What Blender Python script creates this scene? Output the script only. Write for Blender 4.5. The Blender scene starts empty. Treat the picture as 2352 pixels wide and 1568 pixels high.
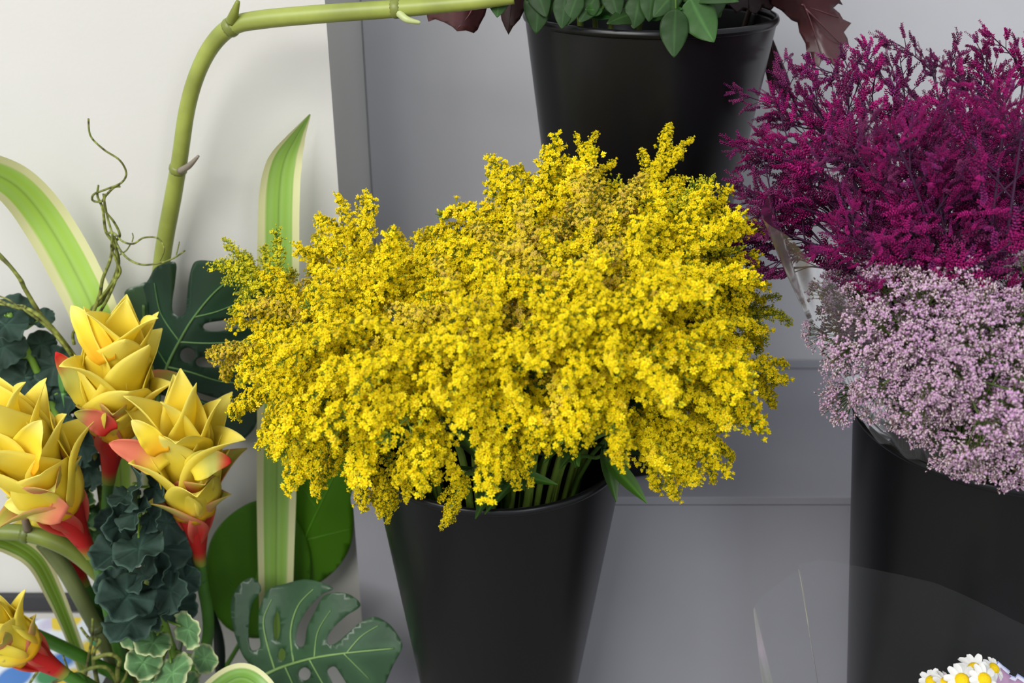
import bpy, math, random
import numpy as np
from mathutils import Vector, Matrix, Quaternion
from mathutils.geometry import delaunay_2d_cdt

# ------------------------------------------------------------------ camera, world, lights
SC = bpy.context.scene
COL = SC.collection
FPX, ZC, PITCH = 2400.0, 0.905, math.radians(25.0)
CP, SP = math.cos(PITCH), math.sin(PITCH)
cam_d = bpy.data.cameras.new('camera'); cam = bpy.data.objects.new('camera', cam_d); COL.objects.link(cam)
cam_d.sensor_width = 36.0; cam_d.lens = 36.0 * FPX / 2352.0
cam.location = (0, 0, ZC); cam.rotation_euler = (math.pi / 2 - PITCH, 0, 0)
cam_d.clip_start = 0.05
cam_d.dof.use_dof = True; cam_d.dof.focus_distance = 0.80; cam_d.dof.aperture_fstop = 6.3
SC.camera = cam
W = bpy.data.worlds.new('world'); SC.world = W; W.use_nodes = True
W.node_tree.nodes['Background'].inputs[0].default_value = (0.90, 0.94, 1.0, 1)
W.node_tree.nodes['Background'].inputs[1].default_value = 0.66
def area(name, loc, target, sx, sy, power, col=(1, 1, 1)):
    l = bpy.data.lights.new(name, 'AREA'); l.shape = 'RECTANGLE'; l.size = sx; l.size_y = sy
    l.energy = power; l.color = col
    o = bpy.data.objects.new(name, l); COL.objects.link(o); o.location = loc
    o.rotation_euler = (Vector(target) - Vector(loc)).to_track_quat('-Z', 'Y').to_euler()
    return o
area('shop_light', (-1.25, -1.15, 2.35), (-0.1, 0.9, 0.5), 1.9, 1.4, 82, (1.0, 0.985, 0.95))
area('shop_light_far', (1.3, -1.8, 1.9), (0.2, 0.8, 0.4), 0.5, 1.4, 16, (0.93, 0.96, 1.0))
SC.view_settings.view_transform = 'Standard'; SC.view_settings.look = 'None'
SC.view_settings.gamma = 1; SC.view_settings.use_curve_mapping = False
SC.view_settings.exposure = 0.0
SC.cycles.max_bounces = 8; SC.cycles.transparent_max_bounces = 16

# ------------------------------------------------------------------ helpers
rnd = random.Random(7)
def P(px, py, Y):
    """a point of the place from its direction and its distance Y from the camera wall-wards"""
    u = (px - 1176) / FPX; v = -(py - 784) / FPX
    d = Y / (CP + SP * v)
    return Vector((d * u, Y, ZC + d * (-SP + CP * v)))
def V(*a): return Vector(a)
def srgb(r, g, b):
    f = lambda c: (c / 255 / 12.92) if c / 255 <= 0.04045 else ((c / 255 + 0.055) / 1.055) ** 2.4
    return (f(r), f(g), f(b))
def mixc(a, b, t):
    t = max(0.0, min(1.0, t)); return tuple(a[i] * (1 - t) + b[i] * t for i in range(3))
def sst(a, b, x):
    t = max(0.0, min(1.0, (x - a) / (b - a))); return t * t * (3 - 2 * t)

def mat(name, color=None, rough=0.5, spec=0.5, trans=0.0, bump=0.0, bscale=200, var=0.0, vscale=30, attr=False, coat=0.0, sheen=0.0, bstretch=(1, 1, 1)):
    m = bpy.data.materials.new(name); m.use_nodes = True
    nt = m.node_tree; N = nt.nodes; L = nt.links; bs = N['Principled BSDF']
    bs.inputs['Roughness'].default_value = rough; bs.inputs['Specular IOR Level'].default_value = spec
    bs.inputs['Coat Weight'].default_value = coat
    out = N['Material Output']
    if attr:
        a = N.new('ShaderNodeAttribute'); a.attribute_name = 'Col'; csock = a.outputs['Color']
    else:
        r = N.new('ShaderNodeRGB'); r.outputs[0].default_value = (*color, 1); csock = r.outputs[0]
    tc = N.new('ShaderNodeTexCoord')
    if var > 0:
        nz = N.new('ShaderNodeTexNoise'); nz.inputs['Scale'].default_value = vscale; nz.inputs['Detail'].default_value = 4
        L.new(tc.outputs['Object'], nz.inputs['Vector'])
        mr = N.new('ShaderNodeMapRange'); mr.inputs[3].default_value = 1 - var; mr.inputs[4].default_value = 1 + var
        mr.inputs[1].default_value = 0.3; mr.inputs[2].default_value = 0.7
        L.new(nz.outputs['Fac'], mr.inputs[0])
        mx = N.new('ShaderNodeVectorMath'); mx.operation = 'SCALE'
        L.new(csock, mx.inputs[0]); L.new(mr.outputs[0], mx.inputs['Scale']); csock = mx.outputs[0]
    L.new(csock, bs.inputs['Base Color'])
    nrm = None
    if bump > 0:
        mp = N.new('ShaderNodeMapping'); mp.inputs['Scale'].default_value = bstretch; L.new(tc.outputs['Object'], mp.inputs[0])
        nb = N.new('ShaderNodeTexNoise'); nb.inputs['Scale'].default_value = bscale; nb.inputs['Detail'].default_value = 3
        L.new(mp.outputs[0], nb.inputs['Vector'])
        bp = N.new('ShaderNodeBump'); bp.inputs['Strength'].default_value = bump; bp.inputs['Distance'].default_value = 0.002
        L.new(nb.outputs['Fac'], bp.inputs['Height']); L.new(bp.outputs[0], bs.inputs['Normal']); nrm = bp
    if trans > 0:
        t = N.new('ShaderNodeBsdfTranslucent'); L.new(csock, t.inputs[0])
        mx2 = N.new('ShaderNodeMixShader'); mx2.inputs[0].default_value = trans
        L.new(bs.outputs[0], mx2.inputs[1]); L.new(t.outputs[0], mx2.inputs[2]); L.new(mx2.outputs[0], out.inputs[0])
        if nrm: L.new(nrm.outputs[0], t.inputs['Normal'])
    return m

class MB:
    """collects shapes into one mesh"""
    def __init__(s): s.v = []; s.c = []; s.f = []; s.n = 0; s.mi = []
    def add(s, verts, faces, col=(1, 1, 1), mi=0):
        verts = np.asarray(verts, dtype=np.float64).reshape(-1, 3)
        s.v.append(verts)
        c = np.asarray(col, dtype=np.float64)
        if c.ndim == 1: c = np.tile(c[:3], (len(verts), 1))
        s.c.append(c)
        s.f.extend([tuple(i + s.n for i in f) for f in faces]); s.mi.extend([mi] * len(faces))
        s.n += len(verts)
    def build(s, name, mats, parent=None, smooth=True, thick=0.0, sub=0):
        me = bpy.data.meshes.new(name)
        v = np.concatenate(s.v); me.from_pydata(v.tolist(), [], s.f)
        a = me.color_attributes.new('Col', 'FLOAT_COLOR', 'POINT')
        c = np.concatenate(s.c); c4 = np.ones((len(c), 4)); c4[:, :3] = c
        a.data.foreach_set('color', c4.astype(np.float32).ravel())
        if not isinstance(mats, (list, tuple)): mats = [mats]
        for m in mats: me.materials.append(m)
        if len(mats) > 1: me.polygons.foreach_set('material_index', s.mi)
        if smooth: me.polygons.foreach_set('use_smooth', [True] * len(me.polygons))
        me.update()
        o = bpy.data.objects.new(name, me); COL.objects.link(o)
        if parent is not None:
            o.parent = parent; o.matrix_parent_inverse = Matrix.Identity(4)
            # geometry is given in world space: undo the parent's transform
            o.matrix_local = world_of(parent).inverted()
        if thick > 0:
            md = o.modifiers.new('thickness', 'SOLIDIFY'); md.thickness = thick; md.offset = 0
        if sub > 0:
            md = o.modifiers.new('smooth', 'SUBSURF'); md.levels = sub; md.render_levels = sub
        return o
def world_of(o):
    m = o.matrix_basis.copy() if o.parent is None else world_of(o.parent) @ o.matrix_basis
    return m
def tag(o, label, cat, group=None, kind=None):
    o['label'] = label; o['category'] = cat
    if group: o['group'] = group
    if kind: o['kind'] = kind
    return o
def thing(name, loc, label, cat, group=None):
    o = bpy.data.objects.new(name, None); COL.objects.link(o); o.location = loc; o.empty_display_size = 0.02
    return tag(o, label, cat, group)
def struct(o):
    o['kind'] = 'structure'; return o

def catmull(pts, n, closed=False):
    pts = [np.asarray(p, dtype=float) for p in pts]; m = len(pts); out = []
    segs = m if closed else m - 1
    for i in range(segs):
        if closed: p0, p1, p2, p3 = pts[(i - 1) % m], pts[i], pts[(i + 1) % m], pts[(i + 2) % m]
        else: p0, p1, p2, p3 = pts[max(i - 1, 0)], pts[i], pts[i + 1], pts[min(i + 2, m - 1)]
        for k in range(n):
            t = k / n
            out.append(0.5 * ((2 * p1) + (-p0 + p2) * t + (2 * p0 - 5 * p1 + 4 * p2 - p3) * t * t + (-p0 + 3 * p1 - 3 * p2 + p3) * t ** 3))
    if not closed: out.append(pts[-1])
    return out
def tube(mb, pts, radii, nseg=8, col=(1, 1, 1), cap=True, mi=0, ribs=0.0):
    pts = [Vector(p) for p in pts]; n = len(pts)
    if not isinstance(radii, (list, tuple, np.ndarray)): radii = [radii] * n
    if len(radii) != n: radii = np.interp(np.linspace(0, 1, n), np.linspace(0, 1, len(radii)), radii)
    t0 = (pts[1] - pts[0]).normalized()
    ref = Vector((0, 0, 1)) if abs(t0.z) < 0.9 else Vector((1, 0, 0))
    nx = t0.cross(ref).normalized(); vs = []
    cols = []
    for i in range(n):
        t = (pts[min(i + 1, n - 1)] - pts[max(i - 1, 0)]).normalized()
        nx = (nx - t * nx.dot(t)).normalized(); ny = t.cross(nx)
        for k in range(nseg):
            a = 2 * math.pi * k / nseg
            r = radii[i] * (1 + (ribs if k % 2 else -ribs))
            vs.append(pts[i] + (nx * math.cos(a) + ny * math.sin(a)) * r)
        cols.append(col[i] if (isinstance(col, list)) else col)
    fs = [(i * nseg + k, i * nseg + (k + 1) % nseg, (i + 1) * nseg + (k + 1) % nseg, (i + 1) * nseg + k) for i in range(n - 1) for k in range(nseg)]
    if cap: fs += [tuple(range(nseg - 1, -1, -1)), tuple((n - 1) * nseg + k for k in range(nseg))]
    cc = np.repeat(np.asarray(cols, dtype=float), nseg, axis=0)
    mb.add([tuple(v) for v in vs], fs, cc, mi)
def lathe(mb, prof, cx, cy, nseg=96, col=(1, 1, 1)):
    vs = [(cx + r * math.cos(2 * math.pi * k / nseg), cy + r * math.sin(2 * math.pi * k / nseg), z) for r, z in prof for k in range(nseg)]
    fs = [(i * nseg + k, i * nseg + (k + 1) % nseg, (i + 1) * nseg + (k + 1) % nseg, (i + 1) * nseg + k) for i in range(len(prof) - 1) for k in range(nseg)]
    fs.append(tuple(range(nseg - 1, -1, -1))) if prof[0][0] > 1e-5 else None
    mb.add(vs, fs, col)
def box(mb, x0, x1, y0, y1, z0, z1, col=(1, 1, 1), bev=0.0):
    vs = [(x, y, z) for x in (x0, x1) for y in (y0, y1) for z in (z0, z1)]
    mb.add(vs, [(0, 1, 3, 2), (4, 6, 7, 5), (0, 4, 5, 1), (2, 3, 7, 6), (0, 2, 6, 4), (1, 5, 7, 3)], col)
def blade(mb, center, width, side, cols=None, nu=10, cup=0.0, mi=0, wave=0.0, wf=3, prof=None, seed=0):
    """leaf/petal surface: centre line points, half width per point, side vectors; cup lifts the edges along the normal"""
    n = len(center); vs = []; cc = []
    rr = random.Random(seed); ph = rr.random() * 6.28
    for i in range(n):
        c = Vector(center[i]); t = (Vector(center[min(i + 1, n - 1)]) - Vector(center[max(i - 1, 0)])).normalized()
        sd = Vector(side[i] if isinstance(side, list) else side); sd = (sd - t * sd.dot(t)).normalized()
        nm = sd.cross(t)
        for k in range(nu + 1):
            u = -1 + 2 * k / nu; s = i / (n - 1)
            w = width[i]
            off = cup * w * u * u + wave * w * math.sin(s * wf * 6.28 + ph + (1.5 if u > 0 else 0)) * abs(u) ** 2
            vs.append(c + sd * (u * w) + nm * off)
            cc.append(cols(u, s) if callable(cols) else (cols or (1, 1, 1)))
    m = nu + 1
    fs = [(i * m + k, i * m + k + 1, (i + 1) * m + k + 1, (i + 1) * m + k) for i in range(n - 1) for k in range(nu)]
    mb.add([tuple(v) for v in vs], fs, np.array(cc), mi)
def inpoly(x, y, poly):
    c = False; j = len(poly) - 1
    for i in range(len(poly)):
        xi, yi = poly[i]; xj, yj = poly[j]
        if (yi > y) != (yj > y) and x < (xj - xi) * (y - yi) / (yj - yi) + xi: c = not c
        j = i
    return c
def sheet(mb, outline, holes, surf, colf, step=14, smooth=4, mi=0):
    """triangulated flat-cut leaf: outline drawn in two coordinates and laid on the curved surface surf(x, y) -> point"""
    ol = [tuple(p) for p in catmull(outline, smooth, True)] if smooth > 1 else [tuple(p) for p in outline]
    hl = [[tuple(p) for p in catmull(h, smooth, True)] if smooth > 1 else [tuple(p) for p in h] for h in holes]
    pts = []; edges = []
    for loop in [ol] + hl:
        b = len(pts); pts += loop; edges += [(b + i, b + (i + 1) % len(loop)) for i in range(len(loop))]
    xs = [p[0] for p in ol]; ys = [p[1] for p in ol]
    x = min(xs)
    while x < max(xs):
        y = min(ys)
        while y < max(ys):
            q = (x + rnd.uniform(-.2, .2) * step, y + rnd.uniform(-.2, .2) * step)
            if inpoly(*q, ol) and not any(inpoly(*q, h) for h in hl): pts.append(q)
            y += step
        x += step
    v2, _, f2, *_ = delaunay_2d_cdt([Vector(p) for p in pts], edges, [], 0, 1e-5)
    fs = []
    for f in f2:
        cx = sum(v2[i][0] for i in f) / len(f); cy = sum(v2[i][1] for i in f) / len(f)
        if inpoly(cx, cy, ol) and not any(inpoly(cx, cy, h) for h in hl): fs.append(tuple(f))
    mb.add([tuple(surf(p[0], p[1])) for p in v2], fs, np.array([colf(p[0], p[1]) for p in v2]), mi)
def rot_to(d, up=None):
    """rotation whose Z is d and whose X leans away from up"""
    z = Vector(d).normalized(); up = Vector(up) if up is not None else Vector((0, 0, 1))
    x = -(up - z * up.dot(z))
    if x.length < 1e-4: x = Vector((1, 0, 0)) - z * z.x
    x.normalize(); y = z.cross(x)
    return Matrix((x, y, z)).transposed()

# ------------------------------------------------------------------ materials of the room
def wallmat(name, c, stain=0.035):
    return mat(name, c, rough=0.62, spec=0.3, bump=0.08, bscale=260, var=stain, vscale=5)
M_panel = wallmat('white_laminate', srgb(206, 204, 199))
M_step = wallmat('grey_laminate', srgb(154, 154, 161), 0.06)
M_back = wallmat('pale_laminate', srgb(190, 190, 194), 0.06)
M_floor = mat('shop_floor', srgb(120, 118, 115), rough=0.6, var=0.08, vscale=4)
M_black = mat('black_plastic', (0.005, 0.005, 0.006), rough=0.30, spec=0.36, bump=0.02, bscale=30, bstretch=(1, 1, 30))
M_dark = mat('dark_trim', srgb(52, 52, 56), rough=0.6)

# ------------------------------------------------------------------ the setting
XR, YB, YP = -0.163, 1.171, 0.950   # return of the panel, back wall, panel face
m = MB(); box(m, -1.6, XR, YP, YP + 0.25, -0.02, 1.7); struct(m.build('wall_left', M_panel, smooth=False))
m = MB(); box(m, XR + 0.001, 1.8, YB, YB + 0.06, -0.02, 1.7); struct(m.build('wall_back', M_back, smooth=False))
m = MB(); box(m, -3, 3, -2.6, 1.6, -0.10, -0.021); struct(m.build('floor', M_floor, smooth=False))
# stepped plinth: front board, tread with a thin nosing, strip along the back
m = MB(); box(m, XR + 0.004, 1.8, 0.8785, 0.897, -0.02, 0.3145)
t = thing('display_step', (0.6, 0.88, -0.02), 'grey laminate display step with pale front nosing, carrying the rear black bucket', 'display step')
m.build('front_board', M_step, t, smooth=False)
m = MB(); box(m, XR + 0.002, 1.8, 0.8775, YB - 0.001, 0.3155, 0.325)
o = m.build('tread', M_step, t, smooth=False); b = o.modifiers.new('edge', 'BEVEL'); b.width = 0.0012; b.segments = 2
m = MB(); box(m, XR + 0.014, 1.8, YB - 0.008, YB - 0.002, 0.3262, 0.334)
m.build('back_strip', M_step, t, smooth=False)
m = MB(); box(m, -1.6, -0.43, 0.2, YP - 0.012, -0.02, 0.13)
pl = tag(m.build('display_plinth', M_panel, smooth=False), 'low white plinth at the lower left under the flowered paper', 'plinth')
m = MB(); box(m, -1.6, -0.44, YP - 0.010, YP - 0.001, 0.131, 0.150); struct(m.build('baseboard_left', M_dark, smooth=False))

# ------------------------------------------------------------------ flower buckets
def bucket(cx, cy, z0, h, r0, r1, label):
    t = thing('flower_bucket', (cx, cy, z0), label, 'bucket', 'black florist buckets')
    m = MB(); th = 0.0022
    prof = [(r0 * 0.6, z0), (r0 * .97, z0), (r0, z0 + 0.003)]
    prof += [(r0 + 0.0002, z0 + 0.004)] + [(r0 + (r1 - r0) * k / 12, z0 + 0.003 + (h - 0.008) * k / 12) for k in range(1, 13)]
    prof.insert(-1, (r1 - 0.0002, z0 + h - 0.0062))
    wall_top = z0 + h
    prof += [(r1 - th, wall_top - 0.006)]
    prof += [(r1 - th - 0.0002, wall_top - 0.0075)]
    prof += [(r0 - th + (r1 - r0) * k / 12, z0 + 0.006 + (h - 0.012) * k / 12) for k in range(11, -1, -1)] + [(0.0001, z0 + 0.006)]
    lathe(m, prof, cx, cy); m.build('bucket_wall', M_black, t)
    m = MB(); k_ = 14
    rim = [(r1 - 0.0005 + 0.0026 * math.cos(a), wall_top - 0.003 + 0.0036 * math.sin(a)) for a in [2 * math.pi * q / k_ for q in range(k_ + 1)]]
    vs = [(cx + r * math.cos(2 * math.pi * k / 96), cy + r * math.sin(2 * math.pi * k / 96), z) for r, z in rim for k in range(96)]
    fs = [(i * 96 + k, i * 96 + (k + 1) % 96, (i + 1) * 96 + (k + 1) % 96, (i + 1) * 96 + k) for i in range(k_) for k in range(96)]
    m.add(vs, fs); m.build('rim', M_black, t)
    m = MB(); rw = r0 + (r1 - r0) * 0.55 - th - 0.001
    lathe(m, [(0.0001, z0 + h * 0.55), (rw, z0 + h * 0.55)], cx, cy); m.f = m.f[:-1] if len(m.f[-1]) > 4 else m.f; m.mi = m.mi[:len(m.f)]
    m.build('water', mat('bucket_water', (0.01, 0.012, 0.01), rough=0.05, spec=0.5), t)
    return t
B1 = (-0.0125, 0.780); B2 = (0.122, 0.962); B3 = (0.385, 0.723)
bucket(*B1, -0.0208, 0.4713, 0.0487, 0.1105, 'black tapered bucket holding the yellow goldenrod')
bucket(*B2, 0.3252, 0.4528, 0.049, 0.1105, 'black bucket on the grey step, filled with green leaves')
bucket(*B3, -0.0208, 0.5248, 0.052, 0.1105, 'black bucket holding the magenta and lilac statice')
# ------------------------------------------------------------------ goldenrod
def floret_tpl(nray, r, seed, droop=0.0):
    """little star flower: ray petals, raised centre, green cup below; axis +Z"""
    rr = random.Random(seed); vs = []; fs = []; kind = []
    for k in range(nray):
        a = 2 * math.pi * k / nray + rr.uniform(-.2, .2); L = r * rr.uniform(.8, 1.12); w = 0.24 * r
        ca, sa = math.cos(a), math.sin(a); h = r * rr.uniform(-.05, .45) - droop * r
        q = [(0.16 * r, 0), (0.62 * L, w), (L, 0), (0.62 * L, -w)]
        z = [0.25 * r, 0.25 * r + h * .5, 0.2 * r + h, 0.25 * r + h * .5]
        b = len(vs)
        for (x, y), zz in zip(q, z): vs.append((x * ca - y * sa, x * sa + y * ca, zz))
        fs.append((b, b + 1, b + 2, b + 3)); kind += [0] * 4
    b = len(vs); n = 6                                    # centre dome
    for k in range(n): vs.append((0.34 * r * math.cos(6.283 * k / n), 0.34 * r * math.sin(6.283 * k / n), 0.28 * r)); kind.append(1)
    for k in range(n): vs.append((0.26 * r * math.cos(6.283 * (k + .5) / n), 0.26 * r * math.sin(6.283 * (k + .5) / n), 0.62 * r)); kind.append(1)
    vs.append((0, 0, 0.74 * r)); kind.append(1)
    for k in range(n):
        fs.append((b + k, b + (k + 1) % n, b + n + k)); fs.append((b + (k + 1) % n, b + n + (k + 1) % n, b + n + k)); fs.append((b + n + k, b + n + (k + 1) % n, b + 2 * n))
    b = len(vs)                                           # cup
    for k in range(5): vs.append((0.34 * r * math.cos(6.283 * k / 5), 0.34 * r * math.sin(6.283 * k / 5), 0.24 * r)); kind.append(3)
    for k in range(5): vs.append((0.20 * r * math.cos(6.283 * k / 5), 0.20 * r * math.sin(6.283 * k / 5), -0.75 * r)); kind.append(2)
    for k in range(5): fs.append((b + k, b + 5 + k, b + 5 + (k + 1) % 5, b + (k + 1) % 5))
    return np.array(vs), fs, np.array(kind)
def bud_tpl(r, seed):
    vs = []; fs = []; kind = []
    prof = [(0.18, -.8), (0.36, -.2), (0.34, .4), (0.05, .9)]
    for i, (a, z) in enumerate(prof):
        for k in range(6): vs.append((a * r * math.cos(6.283 * k / 6), a * r * math.sin(6.283 * k / 6), z * r)); kind.append(2 if i < 2 else 0)
    for i in range(3):
        for k in range(6): fs.append((i * 6 + k, i * 6 + (k + 1) % 6, (i + 1) * 6 + (k + 1) % 6, (i + 1) * 6 + k))
    return np.array(vs), fs, np.array(kind)
FT = [floret_tpl(8, 1.0, s) for s in range(5)]; BT = [bud_tpl(1.0, 0)]
PAL = {  # petal, centre, cup, cup top
    'fresh': [(0.96, 0.80, 0.004), (0.90, 0.62, 0.003), (0.27, 0.34, 0.02), (0.55, 0.50, 0.01)],
    'dull': [(0.92, 0.73, 0.03), (0.82, 0.60, 0.04), (0.28, 0.27, 0.03), (0.45, 0.32, 0.04)],
    'bud': [(0.88, 0.78, 0.015), (0.60, 0.55, 0.03), (0.25, 0.36, 0.04), (0.42, 0.48, 0.04)]}
STEMG = (0.16, 0.25, 0.035)
def make_plume(kind, seed):
    rr = random.Random(seed); m = MB(); L = 1.0     # unit length; scaled to size when placed (about 7 cm)
    ax = []; tdir = []
    bend = rr.uniform(0.5, 1.1)
    for i in range(13):
        s = i / 12; th = bend * s ** 1.4; ax.append(Vector((0, 0, 0)) if i == 0 else ax[-1] + Vector((math.sin(th), rr.uniform(-.12, .12), math.cos(th))) * (L / 12))
    tube(m, ax, [0.016, 0.006], 4, STEMG, cap=False)
    pal = PAL[kind]
    def at(s):
        f = s * 12; i = min(int(f), 11); return ax[i].lerp(ax[i + 1], f - i), (ax[i + 1] - ax[i]).normalized()
    nt = 30
    acc_v = []; 
    for j in range(nt):
        s = 0.06 + 0.93 * (j / (nt - 1)) ** 0.92
        p, t = at(s)
        wl = 0.185 * min(1, 0.35 + 2.2 * s) * (1 - s) ** 0.42 * rr.uniform(.7, 1.25) + 0.03
        for sidei in range(2 if s < 0.93 else 1):
            a = rr.gauss(0, 0.9) + (math.pi)       # upper side is -X
            x = Vector((0, 1, 0)).cross(t).normalized()  # ~ +X side
            y = Vector((0, 1, 0))
            d = (x * math.cos(a) + y * math.sin(a)) + t * rr.uniform(.35, .9); d.normalize()
            e = p + d * wl
            tube(m, [p, p.lerp(e, .5) - t * 0.01, e], [0.007, 0.004], 3, STEMG, cap=False)
            nf = 3 if wl > 0.09 else 2
            if wl > 0.15: nf = 4
            for k in range(nf):
                q = p.lerp(e, 1.0 - 0.26 * k) + Vector((rr.gauss(0, 1), rr.gauss(0, 1), rr.gauss(0, 1))) * 0.020
                fd = (d * 0.9 + x * -0.45 + Vector((rr.gauss(0, .45), rr.gauss(0, .45), rr.gauss(0, .45)))).normalized()
                bud = kind == 'bud' and (rr.random() < 0.35 + 0.5 * s) or (kind != 'bud' and s > .9 and rr.random() < .5)
                vs, fs, kd = (BT[0] if bud else FT[rr.randrange(5)])
                R = np.array(rot_to(fd, (rr.gauss(0, 1), rr.gauss(0, 1), rr.gauss(0, 1))))
                r = (0.030 if bud else 0.037) * rr.uniform(.82, 1.15)
                if kind == 'dull': r *= 0.85
                w = (vs * r) @ R.T + np.array(q)
                br = rr.uniform(.86, 1.08)
                pc = pal[0]
                if kind == 'fresh' and rr.random() < .06: pc = PAL['dull'][0]
                if kind == 'dull' and rr.random() < .25: pc = (0.74, 0.52, 0.09)
                pl4 = np.array([pc, pal[1], pal[2], pal[3]])
                m.add(w, fs, pl4[kd] * br)
    return m
M_gold = mat('goldenrod_flower', attr=True, rough=0.6, spec=0.25, trans=0.25)
M_gstem = mat('goldenrod_green', attr=True, rough=0.5, spec=0.4, trans=0.12)
PLUME = {}
for kd, n in (('fresh', 7), ('dull', 3), ('bud', 3)):
    PLUME[kd] = []
    for i in range(n):
        o = make_plume(kd, 100 + i * 7 + len(kd)).build('flower_plume', M_gold)
        PLUME[kd].append(o.data); bpy.data.objects.remove(o)
def put(mesh, name, parent, base, d, up, size, pinv):
    """one more flower branch sharing the mesh"""
    o = bpy.data.objects.new(name, mesh); COL.objects.link(o); o.parent = parent
    R = rot_to(d, up).to_4x4()
    o.matrix_local = pinv @ Matrix.Translation(base) @ R @ Matrix.Diagonal((size, size, size, 1))
    return o
def lance(mb, base, tip, w, up, col, cup=0.35, sag=0.0, n=12, nu=6, shape=0.8):
    base = Vector(base); tip = Vector(tip); d = tip - base; side = d.cross(Vector(up)).normalized(); L = d.length
    pts = []; ws = []
    for i in range(n):
        s = i / (n - 1)
        pts.append(base + d * s + Vector((0, 0, -1)) * (sag * L * s * s) + Vector((0, 0, 1)) * sag * L * s * .5)
        ws.append(max(0.0006, w * (math.sin(math.pi * min(1, s ** shape)) ** 0.85) + (0.0012 if s < .08 else 0)))
    def cf(u, s):
        return mixc(col, tuple(min(1, c * 1.7 + .01) for c in col), 1 - sst(0, .12, abs(u)))
    blade(mb, pts, ws, side, cf, nu, cup)
def goldenrod(tip, head, label, kind='fresh', n=13, plen=0.075, wide=1.0, base=None, leaves=3, mix=0.0):
    rr = random.Random(int(tip[0] * 7 + tip[1]))
    T = P(*tip); H = P(*head)
    bx, by = B1
    if base is None:
        a = rr.uniform(0, 6.28); r = rr.uniform(0.005, 0.030); base = Vector((bx + r * math.cos(a), by + r * math.sin(a), -0.012))
    t = thing('goldenrod_stem', base, label, 'flower', 'goldenrod in the front bucket')
    pinv = world_of(t).inverted()
    # stem: straight up inside the bucket, leans out over the rim, then through the head
    q = H - Vector((bx, by, 0)); rad = math.hypot(q.x, q.y)
    ex = Vector((bx + q.x * min(1, 0.085 / max(rad, .01)) * .9, by + q.y * min(1, 0.085 / max(rad, .01)) * .9, 0.445))
    if H.z < 0.49: ex.z = min(0.475, max(0.452, H.z - 0.005))
    mid = ex.lerp(H, 0.55) + Vector((0, 0, 0.25 * (H - ex).length * (0.5 if rad > .1 else .15)))
    pts = catmull([base, base.lerp(ex, .5), ex, mid, H, H.lerp(T, .5) + Vector((0, 0, (H - T).length * .06)), T], 6)
    m = MB(); rs = np.interp(np.linspace(0, 1, len(pts)), [0, .6, .8, 1], [.0024, .0022, .0014, .0005])
    tube(m, pts, rs, 6, STEMG); m.build('stem', M_gstem, t)
    pts = [Vector(p) for p in pts]; ih = 4 * 6; head_pts = pts[ih:]
    ax = (T - H); camd = (Vector((0, 0, ZC)) - H).normalized()
    for i in range(n):
        s = (i / (n - 1)) * .82
        f = s * (len(head_pts) - 1); k = min(int(f), len(head_pts) - 2)
        p = head_pts[k].lerp(head_pts[k + 1], f - k); tg = (head_pts[k + 1] - head_pts[k]).normalized()
        ang = i * 2.4 + rr.uniform(-.4, .4)
        u = tg.cross(camd).normalized(); w = tg.cross(u).normalized()   # w points away from the viewer
        if w.dot(camd) < 0: w = -w
        rdir = u * math.sin(ang) + w * (math.cos(ang) * .8 + .35)
        d = (rdir.normalized() * (1.0 * wide * (1 - .45 * s)) + tg * (.55 + .7 * s)).normalized()
        sz = plen * (1.15 - .62 * s) * rr.uniform(.85, 1.15)
        up = (Vector((0, 0, 1)) * .9 + camd * .7 + rdir * .3)
        kd = kind
        if mix and rr.random() < mix: kd = 'dull' if kind == 'fresh' else 'fresh'
        ms = PLUME[kd]; put(ms[rr.randrange(len(ms))], 'flower_plume', t, p, d, up, sz, pinv)
    # the tip itself
    ms = PLUME[kind]; tg = (T - head_pts[-5]).normalized()
    put(ms[0], 'flower_plume', t, head_pts[-5] - tg * .01, tg, Vector((0, 0, 1)) + camd * .4, plen * .5, pinv)
    for i in range(leaves):
        f = rr.uniform(.44, .62); k = int(f * (len(pts) - 1)); b = pts[k]
        a = rr.uniform(0, 6.28); d = Vector((math.cos(a), math.sin(a), rr.uniform(-.1, .5))).normalized()
        m = MB(); lance(m, b, b + d * rr.uniform(.035, .06), rr.uniform(.0045, .0075), (0, 0, 1), (0.05, 0.115, 0.018), sag=.2)
        m.build('leaf', M_gstem, t)
    return t
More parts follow.
